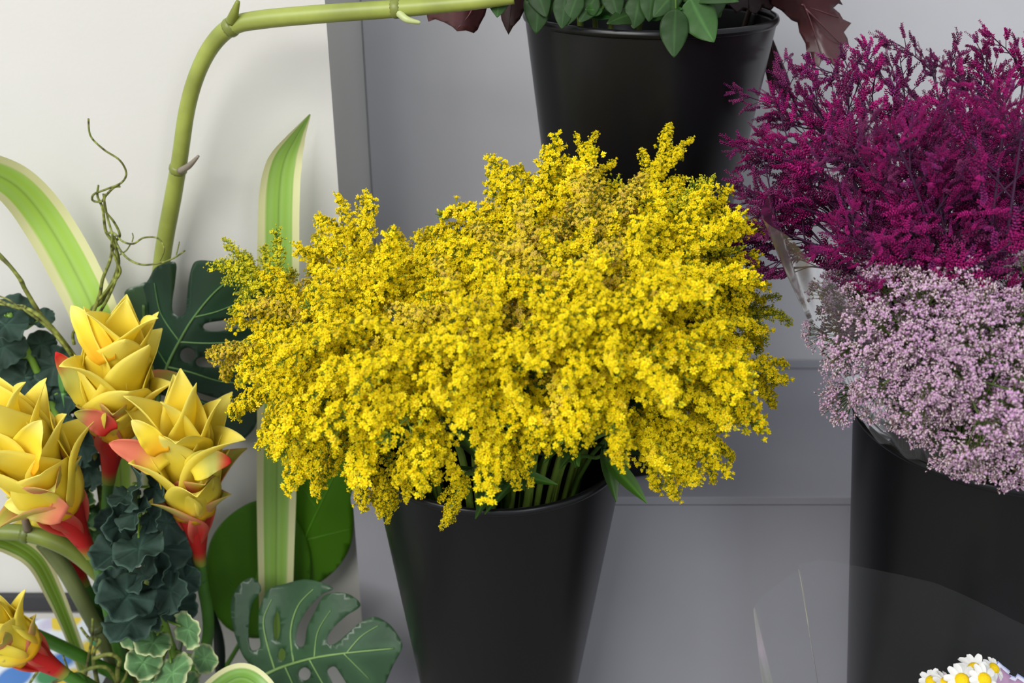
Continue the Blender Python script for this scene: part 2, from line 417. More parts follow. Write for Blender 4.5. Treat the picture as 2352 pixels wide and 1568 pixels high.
GR = [
 ((1345, 325, .80), (1322, 560, .78), 'goldenrod with a curled tip rising before the black bucket, left of two', dict(n=12, plen=.040, wide=.75)),
 ((1545, 325, .82), (1460, 560, .80), 'tallest goldenrod on the right, its hooked tip before the black bucket', dict(n=13, plen=.042, wide=.75)),
 ((1232, 440, .80), (1250, 600, .78), 'upright goldenrod with a blunt tip left of the two tallest tips', {}),
 ((1610, 470, .80), (1470, 640, .76), 'goldenrod with a greenish tip leaning right across the rear bucket', dict(kind='bud', plen=.062)),
 ((1145, 515, .80), (1220, 680, .76), 'goldenrod leaning left at the upper shoulder of the big mound', {}),
 ((1400, 455, .74), (1350, 690, .70), 'fading brownish goldenrod at the top centre of the mound', dict(kind='dull', mix=.2, plen=.062)),
 ((1010, 585, .80), (1170, 720, .74), 'goldenrod arching left over the dip between the two mounds', dict(plen=.062)),
 ((1640, 520, .78), (1480, 700, .74), 'goldenrod pointing up right beside the edge of the rear bucket', {}),
 ((1710, 655, .76), (1520, 745, .72), 'goldenrod reaching right below the edge of the rear bucket', dict(plen=.062)),
 ((1765, 702, .78), (1560, 780, .76), 'goldenrod with green buds reaching farthest right', dict(kind='bud', n=12, plen=.05)),
 ((1775, 862, .72), (1540, 820, .70), 'goldenrod drooping to a point at the far right of the mound', dict(plen=.06)),
 ((1665, 935, .76), (1500, 890, .74), 'short goldenrod tip drooping right over the grey step', dict(plen=.055, n=11)),
 ((1640, 1050, .66), (1440, 965, .66), 'low goldenrod hanging right above the grey step front', dict(plen=.055, n=13)),
 ((1500, 640, .66), (1420, 850, .66), 'goldenrod in the right middle of the mound', {}),
 ((1300, 650, .66), (1290, 800, .66), 'fading goldenrod facing front in the middle of the mound', dict(kind='dull', mix=.5)),
 ((1250, 985, .62), (1225, 880, .63), 'small goldenrod tuft facing front above the dark leaves, left of two', dict(n=11, plen=.045, wide=1.1)),
 ((1390, 960, .60), (1410, 870, .62), 'small goldenrod tuft facing front above the dark leaves, right of two', dict(n=11, plen=.048, wide=1.1)),
 ((806, 525, .80), (862, 730, .78), 'tall goldenrod spire on the left mound before the white panel', dict(plen=.062, n=14)),
 ((727, 560, .82), (790, 740, .80), 'thin goldenrod tip just left of the tall left spire', dict(n=10, plen=.05)),
 ((545, 590, .84), (665, 700, .82), 'loose budding goldenrod at the far upper left beside the monstera leaf', dict(kind='bud', n=12, plen=.052)),
 ((520, 812, .80), (720, 790, .78), 'dull goldenrod pointing left across the monstera leaf', dict(kind='dull', mix=.45, plen=.06)),
 ((640, 925, .74), (790, 870, .74), 'goldenrod spreading left below the dull tip', {}),
 ((680, 1030, .72), (820, 930, .72), 'goldenrod drooping over the striped strap leaf', dict(plen=.062)),
 ((872, 1150, .67), (850, 1000, .68), 'goldenrod trailing down over the left rim of the front bucket', dict(n=11, plen=.05, wide=.7)),
 ((950, 585, .82), (970, 740, .78), 'rounded goldenrod at the rear, right of the tall left spire', dict(plen=.06)),
 ((860, 640, .70), (910, 820, .70), 'goldenrod in the upper middle of the left mound', {}),
 ((760, 760, .66), (880, 880, .68), 'goldenrod leaning left in the middle of the left mound', {}),
 ((960, 1085, .62), (1000, 950, .64), 'goldenrod hanging over the front rim of the bucket, left of centre', dict(n=12, plen=.044, wide=.75)),
 ((1170, 1060, .62), (1090, 930, .64), 'goldenrod hanging to the right above the front rim', dict(n=11, plen=.044, wide=.75)),
 ((1024, 1195, .625), (1066, 1100, .64), 'single small goldenrod sprig hanging below the front rim', dict(n=7, plen=.024, wide=.45, leaves=0)),
 ((1060, 700, .66), (1070, 850, .68), 'fading goldenrod between the two mounds', dict(kind='fresh', mix=.35)),
 ((950, 800, .60), (985, 920, .64), 'bright goldenrod bulging forward over the left of the bucket', {}),
 ((1120, 790, .60), (1125, 905, .64), 'bright goldenrod facing front above the centre of the bucket', dict(mix=.15)),
 ((1600, 800, .64), (1480, 870, .66), 'goldenrod pointing right in the lower right of the mound', {}),
 ((1400, 720, .60), (1400, 830, .63), 'bright goldenrod facing front in the right of the mound', {}),
 ((1180, 560, .72), (1230, 740, .70), 'dull goldenrod at the upper left of the big mound', dict(mix=.3)),
 ((1580, 560, .72), (1470, 720, .70), 'bright goldenrod at the upper right of the big mound', {}),
 ((690, 900, .66), (830, 910, .68), 'bright goldenrod at the lower left of the left mound', {}),
 ((640, 690, .78), (760, 800, .76), 'goldenrod behind the dull tip on the left', dict(plen=.06, mix=.3)),
 ((1330, 720, .60), (1310, 820, .63), 'bright goldenrod over the dark gap in the middle', dict(n=10, plen=.055)),
 ((1560, 1000, .64), (1450, 990, .65), 'short goldenrod at the lower right over the bucket rim', dict(n=10, plen=.05)),
]
for tip, hd, lab, kw in GR: goldenrod(tip, hd, lab, **kw)
# leaves and lower stems showing at the mouth of the front bucket
rr = random.Random(5)
for i, (bx_, by_, tx, ty, Yb, Yt) in enumerate([(1385, 1045, 1486, 1152, .70, .665), (1180, 1120, 1090, 1150, .68, .70), (1160, 1085, 1280, 1110, .69, .68), (1290, 1010, 1330, 1070, .68, .66), (1330, 960, 1250, 1060, .70, .68), (900, 1090, 960, 1060, .72, .70), (1480, 930, 1550, 955, .70, .68), (1250, 960, 1180, 1040, .70, .69)]):
    b = P(bx_, by_, Yb); base = Vector((B1[0] + rr.uniform(-.03, .03), B1[1] + rr.uniform(-.03, .03), -0.012))
    t = thing('cut_stem', base, ['leafy stem whose long leaf hangs over the right rim of the front bucket', 'stem with narrow leaves low at the front rim of the goldenrod bucket', 'stem with a narrow leaf lying along the front rim, pointing right', 'stem with a short leaf in the dark gap over the bucket', 'stem with a leaf pointing down left in the dark gap', 'leafy stem at the left rim of the front bucket', 'stem with a leaf below the right side of the mound', 'leafy stem in the dark gap near the small goldenrod tufts'][i], 'leafy stem', 'leafy stems in the front bucket')
    m = MB(); ex = Vector((B1[0] + (b.x - B1[0]) * .6, B1[1] + (b.y - B1[1]) * .6, .44)); top = b + Vector((0, 0.015, .03))
    tube(m, catmull([base, base.lerp(ex, .5), ex, b, top], 5), [.0022, .0014], 6, (0.07, .15, .02)); m.build('stem', M_gstem, t)
    m = MB(); lance(m, b, P(tx, ty, Yt), .0068 if i == 0 else rr.uniform(.005, .008), (0, -.55, .8), (0.06, 0.16, 0.018), sag=.05, n=16); m.build('leaf', M_gstem, t)
    for k in range(5):
        d = Vector((rr.uniform(-1, 1), rr.uniform(-1, .3), rr.uniform(-.3, .6))).normalized()
        m = MB(); s_ = b.lerp(top, rr.random()); lance(m, s_, s_ + d * rr.uniform(.035, .06), rr.uniform(.004, .007), (0, 0, 1), (0.035, 0.085, 0.014), sag=.15); m.build('leaf', M_gstem, t)
# ------------------------------------------------------------------ artificial arrangement on the left
BASE = P(330, 1690, .84); BASE.z = -0.015
M_strap = mat('strap_leaf', attr=True, rough=0.38, spec=0.45, trans=0.22, bump=0.05, bscale=60)
M_monst = mat('monstera_leaf', attr=True, rough=0.34, spec=0.5, trans=0.06, var=0.10, vscale=25, bump=0.12, bscale=90)
M_broad = mat('broad_leaf', attr=True, rough=0.45, spec=0.35, trans=0.28, var=0.06, vscale=12)
M_stem = mat('green_stem', attr=True, rough=0.42, spec=0.45, var=0.10, vscale=60)
M_twig = mat('twig_bark', attr=True, rough=0.6, spec=0.35, var=0.35, vscale=220)
M_petal = mat('silk_petal', attr=True, rough=0.55, spec=0.25, trans=0.36, var=0.05, vscale=25)
M_kale = mat('scalloped_leaf', attr=True, rough=0.68, spec=0.25, trans=0.06, var=0.2, vscale=60, bump=0.3, bscale=160)
G_LIGHT = srgb(170, 210, 84); CREAM = srgb(226, 226, 170)

def strap(name_label, cpts, widths, group='striped strap leaves', green=G_LIGHT, twist=None, cup=0.18, toff=None):
    """cpts: (px, py, Y); widths in photo-scale px at that place -> metres"""
    pts = [Vector(tuple(p)) for p in catmull([P(*c) for c in cpts], 8)]
    n = len(pts)
    sc = [(P(c[0] + 10, c[1], c[2]) - P(c[0], c[1], c[2])).length / 10 for c in cpts]
    ws = np.interp(np.linspace(0, len(cpts) - 1, n), range(len(cpts)), [w * s / 2 for w, s in zip(widths, sc)])
    sides = []
    tw = np.interp(np.linspace(0, len(cpts) - 1, n), range(len(cpts)), twist or [0] * len(cpts))
    for i in range(n):
        t = (pts[min(i + 1, n - 1)] - pts[max(i - 1, 0)]).normalized()
        view = (Vector((0, 0, ZC)) - pts[i]).normalized()
        sd = t.cross(view).normalized()
        sides.append(Quaternion(t, tw[i]) @ sd)
    t_ = tag(bpy.data.objects.new('strap_leaf', None), name_label, 'leaf', group); COL.objects.link(t_); t_.location = pts[0]
    def cf(u, s):
        a = abs(u + .02 * math.sin(s * 9))
        g = mixc(green, mixc(green, (0.45, 0.66, 0.25), .3), 0.5 + 0.5 * math.sin(u * 13 + 0.6)) if a < .6 else green
        g = mixc(g, tuple(c * .72 for c in green), 1 - sst(0.0, .10, abs(u)))
        return mixc(g, CREAM, sst(.62, .67, a))
    m = MB(); blade(m, pts, ws, sides, cf, 32, cup, wave=.03, wf=2)
    m.build('leaf_blade', M_strap, t_)
    return t_
strap('striped strap leaf with cream edges, cut by the left edge of the photo', [(300, 1640, .86), (285, 1250, .87), (262, 900, .88), (222, 735, .89), (165, 610, .90), (100, 500, .90), (40, 430, .885), (-25, 395, .86), (-90, 380, .83)],
      [30, 52, 90, 104, 108, 106, 98, 88, 60])
strap('tall upright striped strap leaf behind the left goldenrod mound', [(640, 1640, .85), (634, 1400, .875), (635, 1150, .89), (638, 900, .90), (639, 620, .905), (641, 450, .91), (652, 372, .912), (678, 318, .915), (712, 262, .925)],
      [60, 74, 88, 92, 94, 92, 84, 58, 6], green=srgb(150, 192, 84), twist=[0, 0, 0, 0, 0, .1, .35, .75, 1.1])
strap('short striped strap leaf curling over at the bottom edge of the photo', [(430, 1690, .80), (480, 1605, .76), (545, 1555, .73), (600, 1580, .71), (650, 1660, .70)], [56, 66, 62, 58, 46], green=srgb(120, 168, 66))
strap('narrow striped strap leaf arching over at the lower left edge', [(200, 1560, .84), (160, 1450, .84), (122, 1360, .84), (84, 1290, .83), (30, 1252, .82), (-30, 1238, .80), (-100, 1260, .78)], [30, 38, 46, 50, 52, 50, 40], green=srgb(118, 152, 40), twist=[.6, .6, .5, .4, .3, .2, .2])

# monstera leaves ---------------------------------------------------
def monstera(label, outline, holes, Yf, veins, stem, col, veincol):
    t = thing('monstera_leaf', P(*stem[-1]), label, 'leaf', 'split monstera leaves')
    def surf(x, y): return P(x, y, Yf(x, y))
    def colf(x, y):
        d = 1e9
        for vn, w in veins:
            for i in range(len(vn) - 1):
                a = np.array(vn[i]); b = np.array(vn[i + 1]); p = np.array((x, y)); q = b - a
                h = max(0, min(1, float((p - a) @ q / (q @ q)))); d = min(d, float(np.linalg.norm(p - a - q * h)))
        return mixc(tuple(c * 1.35 for c in col), col, sst(0, 22, d))
    m = MB(); sheet(m, outline, holes, surf, colf, 13, 5)
    m.build('leaf_blade', M_monst, t, thick=0.00025)
    m = MB()
    for vn, w in veins:
        pts = catmull([surf(*q) + Vector((0, -0.0008, 0.0004)) for q in vn], 6)
        tube(m, pts, [w, w * .35], 6, veincol)
    m.build('veins', M_stem, t)
    m = MB(); tube(m, catmull([P(*s) for s in stem], 6), [.0022, .003], 8, veincol); m.build('leaf_stalk', M_stem, t)
    return t
ol1 = [(342, 640), (360, 612), (402, 602), (403, 640), (396, 690), (397, 715), (411, 726), (425, 718), (429, 690), (433, 650), (441, 612), (456, 598), (500, 600), (560, 602), (610, 630), (645, 680), (650, 720),
       (600, 728), (540, 733), (495, 738), (470, 744), (470, 756), (500, 760), (550, 752), (640, 742), (648, 800), (600, 812), (540, 822), (480, 818), (456, 822), (450, 832), (462, 842), (520, 842), (580, 836), (642, 822), (636, 890),
       (590, 906), (540, 914), (500, 914), (470, 906), (450, 900), (455, 914), (500, 928), (560, 932), (596, 930), (588, 975), (565, 1004), (540, 1014), (515, 996), (480, 950), (440, 925), (400, 915), (365, 905),
       (330, 900), (300, 870), (310, 800), (330, 760), (322, 720), (318, 680)]
hole1 = [[(432, 798), (446, 806), (449, 818), (440, 830), (424, 831), (414, 820), (418, 804)]]
Y1 = lambda x, y: .905 + .00009 * (y - 640) - .00010 * (x - 440) + .000012 * abs((x - 415) + .45 * (y - 790)) + .006 * math.sin((x + y) / 70)
monstera('dark green split monstera leaf behind the upper torch flowers', ol1, hole1, Y1,
         [([(365, 905), (385, 840), (412, 785), (445, 730), (500, 665), (570, 615)], .0017), ([(412, 783), (370, 720), (355, 650)], .0008), ([(412, 785), (480, 788), (560, 784), (630, 776)], .0009), ([(385, 842), (440, 855), (510, 876), (590, 880)], .0011), ([(447, 728), (500, 715), (560, 690)], .0008), ([(380, 905), (460, 920), (540, 965)], .0008), ([(385, 840), (360, 800)], .0006)],
         [(365, 905, Y1(365, 905)), (362, 1000, .90), (372, 1250, .875), (340, 1600, .85)], srgb(24, 52, 34), srgb(96, 132, 76))
ol1b = [(286, 672), (318, 655), (338, 650), (345, 690), (350, 730), (340, 760), (318, 770), (300, 730)]
t = thing('monstera_leaf', P(330, 765, .92), 'small paler leaf lobe behind the top of the upper torch flower', 'leaf', 'split monstera leaves')
m = MB(); sheet(m, ol1b, [], lambda x, y: P(x, y, .925 + .0001 * (x - 320)), lambda x, y: srgb(62, 88, 66), 12, 4); m.build('leaf_blade', M_monst, t, thick=.0006)
m = MB(); tube(m, catmull([P(330, 700, .924), P(335, 780, .925), P(355, 1000, .91), P(345, 1600, .86)], 5), .0018, 6, srgb(80, 110, 60)); m.build('leaf_stalk', M_stem, t)
ol2 = [(924, 1486), (915, 1460), (893, 1432), (862, 1416), (835, 1424), (805, 1448), (775, 1474), (757, 1480), (751, 1466), (765, 1442), (795, 1414), (828, 1390), (805, 1366), (770, 1360), (742, 1370), (724, 1402), (706, 1440), (700, 1476), (690, 1486), (680, 1474), (684, 1440), (704, 1402), (738, 1366),
       (765, 1352), (740, 1338), (700, 1330), (655, 1340), (620, 1350), (604, 1375), (594, 1410), (594, 1450), (598, 1478), (594, 1490), (578, 1492), (572, 1470), (572, 1430), (580, 1385), (600, 1352), (580, 1326), (550, 1342), (531, 1380), (533, 1430), (545, 1475), (562, 1512), (590, 1540), (602, 1556),
       (575, 1610), (600, 1680), (650, 1700), (690, 1660), (720, 1710), (770, 1700), (800, 1650), (778, 1600), (760, 1560), (752, 1540), (768, 1530), (784, 1550), (810, 1590), (850, 1630), (880, 1580), (902, 1530)]
hole2 = [[(637, 1402), (643, 1425), (643, 1452), (636, 1470), (629, 1455), (629, 1425)], [(648, 1488), (655, 1496), (655, 1510), (647, 1518), (640, 1510), (641, 1495)], [(700, 1532), (712, 1540), (712, 1554), (700, 1562), (687, 1554), (688, 1540)]]
Y2 = lambda x, y: .800 - .00016 * (y - 1480) - .00006 * (x - 700) + .00010 * abs(y - 1500) * .5 + .005 * math.sin(x / 45)
monstera('dark green split monstera leaf at the bottom beside the front bucket', ol2, hole2, Y2,
         [([(605, 1550), (650, 1530), (720, 1510), (800, 1498), (905, 1488)], .0017), ([(632, 1538), (612, 1470), (606, 1420), (625, 1375)], .0011), ([(675, 1522), (668, 1450), (685, 1390), (720, 1352)], .0011), ([(722, 1510), (730, 1450), (760, 1400)], .0008), ([(795, 1500), (830, 1460), (870, 1435)], .0008), ([(655, 1530), (680, 1590), (690, 1650)], .0009), ([(710, 1512), (760, 1600), (790, 1640)], .0009), ([(790, 1500), (850, 1560)], .0007)],
         [(605, 1550, Y2(605, 1550)), (560, 1590, .80), (450, 1680, .82)], srgb(48, 76, 50), srgb(124, 156, 92))

# broad leaves --------------------------------------------------------
def broad(label, outline, Yf, veins, stem, col):
    t = thing('broad_leaf', P(*stem[0]), label, 'leaf', 'broad bright green leaves')
    m = MB(); surf = lambda x, y: P(x, y, Yf(x, y))
    sheet(m, outline, [], surf, lambda x, y: col, 16, 5); m.build('leaf_blade', M_broad, t, thick=.0005)
    m = MB()
    for vn, w in veins: tube(m, catmull([surf(*q) + Vector((0, -.0006, .0003)) for q in vn], 5), [w, w * .3], 6, tuple(c * 1.25 for c in col))
    m.build('veins', M_stem, t)
    m = MB(); tube(m, catmull([P(*s) for s in stem], 5), .0026, 8, tuple(c * .8 for c in col)); m.build('leaf_stalk', M_stem, t)
broad('broad bright green leaf under the left goldenrod, right half behind the strap leaf', [(655, 1150), (670, 1080), (700, 1015), (745, 975), (795, 985), (815, 1050), (812, 1150), (808, 1240), (785, 1290), (745, 1330), (700, 1350), (660, 1340), (640, 1260)],
      lambda x, y: .915 + .00008 * abs((x - 745) + .45 * (y - 1150)) - .00003 * (y - 1150), [([(680, 1340), (700, 1240), (745, 1140), (795, 1035)], .0013), ([(700, 1240), (760, 1225), (808, 1214)], .0006), ([(730, 1170), (690, 1110)], .0006)], [(680, 1345, .915), (610, 1480, .89), (450, 1660, .85)], srgb(78, 132, 16))
broad('broad bright green leaf low behind the strap leaf, left half beside the red torch cone', [(478, 1260), (500, 1212), (545, 1170), (600, 1148), (660, 1170), (705, 1240), (712, 1330), (690, 1400), (640, 1450), (580, 1465), (520, 1440), (485, 1390), (470, 1330)],
      lambda x, y: .900 + .00010 * abs(x - 590) * .6 - .00004 * (y - 1300), [([(560, 1460), (585, 1350), (605, 1250), (612, 1170)], .0013), ([(575, 1390), (520, 1330)], .0006), ([(590, 1330), (650, 1270)], .0006)], [(560, 1462, .90), (500, 1560, .88), (420, 1670, .85)], srgb(72, 122, 18))
broad('small light green leaf tip beside the red-tipped petal of the upper torch flower', [(135, 850), (150, 845), (157, 870), (152, 900), (143, 905), (135, 885)], lambda x, y: .87, [([(147, 900), (146, 855)], .0004)], [(146, 902, .87), (165, 1000, .87), (250, 1500, .86)], srgb(104, 160, 84))
t = thing('lance_leaf', P(520, 1560, .86), 'very dark narrow leaf between the red cone stem and the lower monstera leaf', 'leaf')
m = MB(); lance(m, P(500, 1600, .855), P(488, 1395, .87), .017, (1, 0, 0), srgb(14, 34, 26)); m.build('leaf_blade', M_monst, t)
m = MB(); tube(m, [P(500, 1600, .855), P(430, 1700, .85)], .002, 6, srgb(20, 44, 26)); m.build('leaf_stalk', M_stem, t)
t = thing('lance_leaf', P(240, 1560, .86), 'dark narrow leaf rising behind the scalloped spray and the middle torch flower', 'leaf')
m = MB(); lance(m, P(420, 1450, .88), P(395, 1150, .885), .022, (1, 0, 0), srgb(58, 84, 30)); m.build('leaf_blade', M_monst, t)
m = MB(); tube(m, [P(420, 1450, .88), P(380, 1700, .85)], .002, 6, srgb(40, 64, 26)); m.build('leaf_stalk', M_stem, t)

# thick bent stems -----------------------------------------------------
OLG = srgb(150, 160, 74)
def nodestem(label, cpts, rad, nodes, stubs, col, cat='stem', nm='bent_cane'):
    pts = catmull([P(*c) for c in cpts], 10); n = len(pts)
    t = thing(nm, pts[-1] if pts[-1][2] < pts[0][2] else pts[0], label, cat, 'thick green canes')
    cols = [mixc(col, tuple(c * .82 for c in col), .5 + .5 * math.sin(i * .4)) for i in range(n)]
    m = MB(); rr_ = list(np.interp(np.linspace(0, len(cpts) - 1, n), range(len(cpts)), rad))
    tube(m, pts, rr_, 28, cols, ribs=0.018); m.build('cane', M_stem, t)
    for k in nodes:
        i = min(range(n), key=lambda q: (Vector(pts[q]) - P(*k)).length); i = max(1, min(n - 2, i))
        a = Vector(pts[i]); d = (Vector(pts[i + 1]) - Vector(pts[i - 1])).normalized()
        m = MB(); tube(m, [a - d * .004, a - d * .0015, a + d * .0015, a + d * .004], [rr_[i] * .98, rr_[i] * 1.13, rr_[i] * 1.13, rr_[i] * .98], 24, tuple(c * .62 for c in col)); m.build('node_ring', M_stem, t)
    for sp, w, c in stubs:
        m = MB(); pp = catmull([P(*q) for q in sp], 5); tube(m, pp, [w, w * .8, w * .35], 10, c); m.build('side_shoot', M_stem, t)
    return t
nodestem('tall olive cane bent at the top and reaching right to the green leaves', [(330, 1680, .90), (345, 1200, .93), (355, 800, .934), (372, 600, .928), (398, 450, .918), (412, 370, .908), (430, 250, .90), (455, 165, .895), (490, 100, .89), (535, 60, .885), (600, 45, .88), (740, 32, .87), (910, 20, .86), (1010, 12, .855), (1100, 4, .85), (1180, -6, .85)],
         [.0070, .0074, .0078, .0078, .0076, .0070, .0068, .0066, .0068, .0072, .0074, .0072, .0068, .0062, .0056, .005],
         [(409, 388, .91), (532, 62, .885), (911, 20, .86)],
         [([(530, 50, .88), (538, 30, .876), (547, 2, .874)], .0045, srgb(120, 128, 50)), ([(414, 392, .902), (435, 380, .89), (456, 358, .885)], .0032, srgb(130, 120, 108)), ([(915, 28, .856), (935, 45, .85), (966, 52, .85)], .0034, srgb(180, 190, 130))], OLG)
nodestem('short bent green cane at the lower left edge, bending down to the base', [(-80, 1222, .80), (0, 1221, .80), (60, 1225, .80), (120, 1242, .80), (180, 1275, .805), (235, 1330, .81)], [.0072, .0074, .0078, .0076, .0078, .006], [(62, 1225, .80)], [([(64, 1215, .797), (58, 1195, .79), (50, 1180, .79)], .004, srgb(110, 96, 80))], srgb(112, 126, 50))
nodestem('slanting grey-green cane below the short bent cane', [(100, 1245, .83), (150, 1310, .83), (205, 1410, .83), (250, 1500, .83), (320, 1680, .84)], [.0078, .0078, .0074, .0070, .006], [(222, 1442, .83)], [], srgb(98, 108, 62))
nodestem('dark green slanting cane under the red cone of the left torch flower', [(185, 1330, .85), (220, 1410, .85), (262, 1490, .85), (300, 1590, .85), (335, 1690, .85)], [.006, .0066, .0068, .007, .007], [], [], srgb(52, 76, 26))
nodestem('bright green cane crossing the bottom left corner', [(-60, 1395, .79), (20, 1432, .79), (120, 1475, .80), (210, 1520, .81), (290, 1570, .82), (360, 1680, .84)], [.0062] * 6, [], [], srgb(70, 124, 30))

# curly twigs ----------------------------------------------------------
def twig(label, strands, col=srgb(108, 116, 52)):
    b = P(*strands[0][0][-1]) if len(strands[0][0][-1]) == 3 else P(0, 0, 1)
    t = thing('curly_twig', b, label, 'twig', 'curly willow twigs')
    for i, (sp, w0, w1) in enumerate(strands):
        pts = catmull([P(*q) for q in sp], 7); n = len(pts); cols = []
        for k in range(n):
            f = rnd.random(); cols.append(mixc(srgb(54, 52, 30), srgb(150, 158, 74), f) if rnd.random() < .6 else col)
        m = MB(); tube(m, pts, [w0, w1], 7, cols); m.build('twig_strand', M_twig, t)
    return t
twig('curly twig spiralling up alone to a hooked tip against the white panel', [
    ([(203, 272, .86), (208, 312, .86), (238, 343, .86), (275, 368, .862), (290, 398, .866), (278, 420, .868), (245, 434, .87), (216, 446, .872), (213, 460, .874), (232, 463, .872), (244, 448, .87), (262, 430, .87), (276, 428, .87)], .0008, .0011),
    ([(226, 425, .874), (224, 450, .874), (236, 480, .874), (243, 530, .876), (262, 560, .876), (272, 600, .878), (262, 640, .88), (235, 690, .88), (205, 760, .88), (240, 1100, .88), (330, 1680, .85)], .0009, .0024),
    ([(242, 445, .866), (240, 480, .866), (262, 510, .868), (275, 540, .87), (262, 560, .872), (252, 600, .874), (236, 640, .874), (228, 680, .874), (205, 740, .876)], .0008, .0018),
    ([(237, 445, .869), (247, 500, .869), (258, 540, .866), (256, 570, .868), (268, 600, .868), (276, 625, .87), (255, 655, .872), (225, 690, .874)], .0009, .0014)])
twig('curly tendril twig looping right across the bent cane', [
    ([(425, 575, .86), (400, 592, .86), (370, 603, .858), (330, 608, .858), (300, 598, .86), (280, 580, .864), (268, 560, .868), (262, 545, .87), (270, 620, .87), (250, 680, .874), (215, 740, .876)], .0007, .0014),
    ([(368, 598, .856), (377, 570, .856), (362, 547, .857), (330, 546, .858), (305, 560, .86), (280, 553, .864), (262, 535, .866), (245, 536, .868)], .0007, .0010),
    ([(405, 585, .858), (410, 565, .858), (412, 555, .858)], .0006, .0005), ([(303, 556, .86), (306, 545, .86), (304, 535, .86)], .0006, .0005), ([(275, 585, .866), (290, 575, .866), (300, 560, .866)], .0007, .0006)])
twig('twig sloping from the left edge down to the upper torch flower, upper of two', [
    ([(-30, 560, .86), (0, 585, .86), (40, 632, .86), (60, 668, .862), (95, 725, .864), (135, 775, .866), (175, 830, .868), (200, 900, .87), (240, 1200, .87), (320, 1680, .85)], .0014, .0030),
    ([(-30, 572, .862), (10, 600, .862), (48, 640, .866), (62, 672, .866), (100, 735, .868), (145, 782, .87)], .0012, .0014),
    ([(170, 790, .862), (168, 765, .86), (185, 752, .858), (205, 775, .857), (215, 780, .857)], .0016, .0009)])
twig('twig sloping from the left edge down to the upper torch flower, lower of two', [
    ([(-30, 670, .85), (0, 690, .85), (35, 705, .85), (70, 712, .852), (110, 742, .854), (150, 790, .86), (185, 840, .864)], .0012, .0024),
    ([(-30, 690, .852), (10, 700, .852), (55, 702, .850), (58, 712, .85), (90, 735, .852), (130, 770, .856), (165, 815, .86)], .0009, .0016),
    ([(-20, 675, .848), (20, 688, .848), (50, 712, .85)], .0008, .0007)])
twig('tangle of dry greenish twigs at the foot of the arrangement', [
    ([(213, 1420, .80), (210, 1470, .80), (200, 1530, .80), (190, 1620, .80), (260, 1690, .83)], .0012, .0022),
    ([(120, 1568, .80), (180, 1545, .79), (230, 1530, .79), (260, 1550, .80), (300, 1640, .82)], .0018, .002),
    ([(185, 1440, .81), (205, 1465, .805), (230, 1470, .80), (215, 1500, .80), (222, 1560, .80), (250, 1680, .83)], .0012, .0026),
    ([(145, 1505, .79), (160, 1550, .79), (180, 1620, .80)], .0010, .0012), ([(95, 1530, .78), (75, 1558, .78), (50, 1600, .78)], .0014, .0014),
    ([(215, 1512, .785), (250, 1502, .785), (275, 1515, .79), (270, 1550, .80), (280, 1660, .83)], .0020, .0024),
    ([(255, 1600, .80), (285, 1560, .80), (300, 1530, .80), (320, 1560, .81), (320, 1680, .84)], .0014, .0018)], srgb(122, 132, 60))
# ------------------------------------------------------------------ torch flowers
Y_B, Y_L, Y_O = srgb(255, 236, 72), srgb(253, 244, 138), srgb(250, 192, 30)
RED, PINK, YG = srgb(214, 48, 44), srgb(238, 140, 110), srgb(206, 204, 104)
def petal(mb, base, d, out, L, w, open_, curl, cf, up=None, seed=0, cup=.45, n=16, shape=.62, blunt=.55, foot=None):
    """petal that leaves base along d, opens outward by open_ radians and curls at the tip"""
    d = Vector(d).normalized(); out = Vector(out); out = (out - d * out.dot(d)).normalized(); side = d.cross(out)
    pts = []; ws = []; p = Vector(base)
    for i in range(n):
        s = i / (n - 1); th = open_ * sst(0, .55, s) + curl * s ** 2.2
        pts.append(p.copy()); p = p + (d * math.cos(th) + out * math.sin(th)) * (L / (n - 1))
        if foot is not None: ws.append(max(.0004, w * (foot * (1 - s) + math.sin(math.pi * s ** 1.15) ** 1.1))); continue
        ws.append(max(.0004, w * (.42 * (1 - s) ** .5 + .95 * math.sin(math.pi * s ** .8) ** 1.1) * (1 - .15 * s)))
    blade(mb, pts, ws, side, cf, 10, cup, wave=.14, wf=1.3, seed=seed)
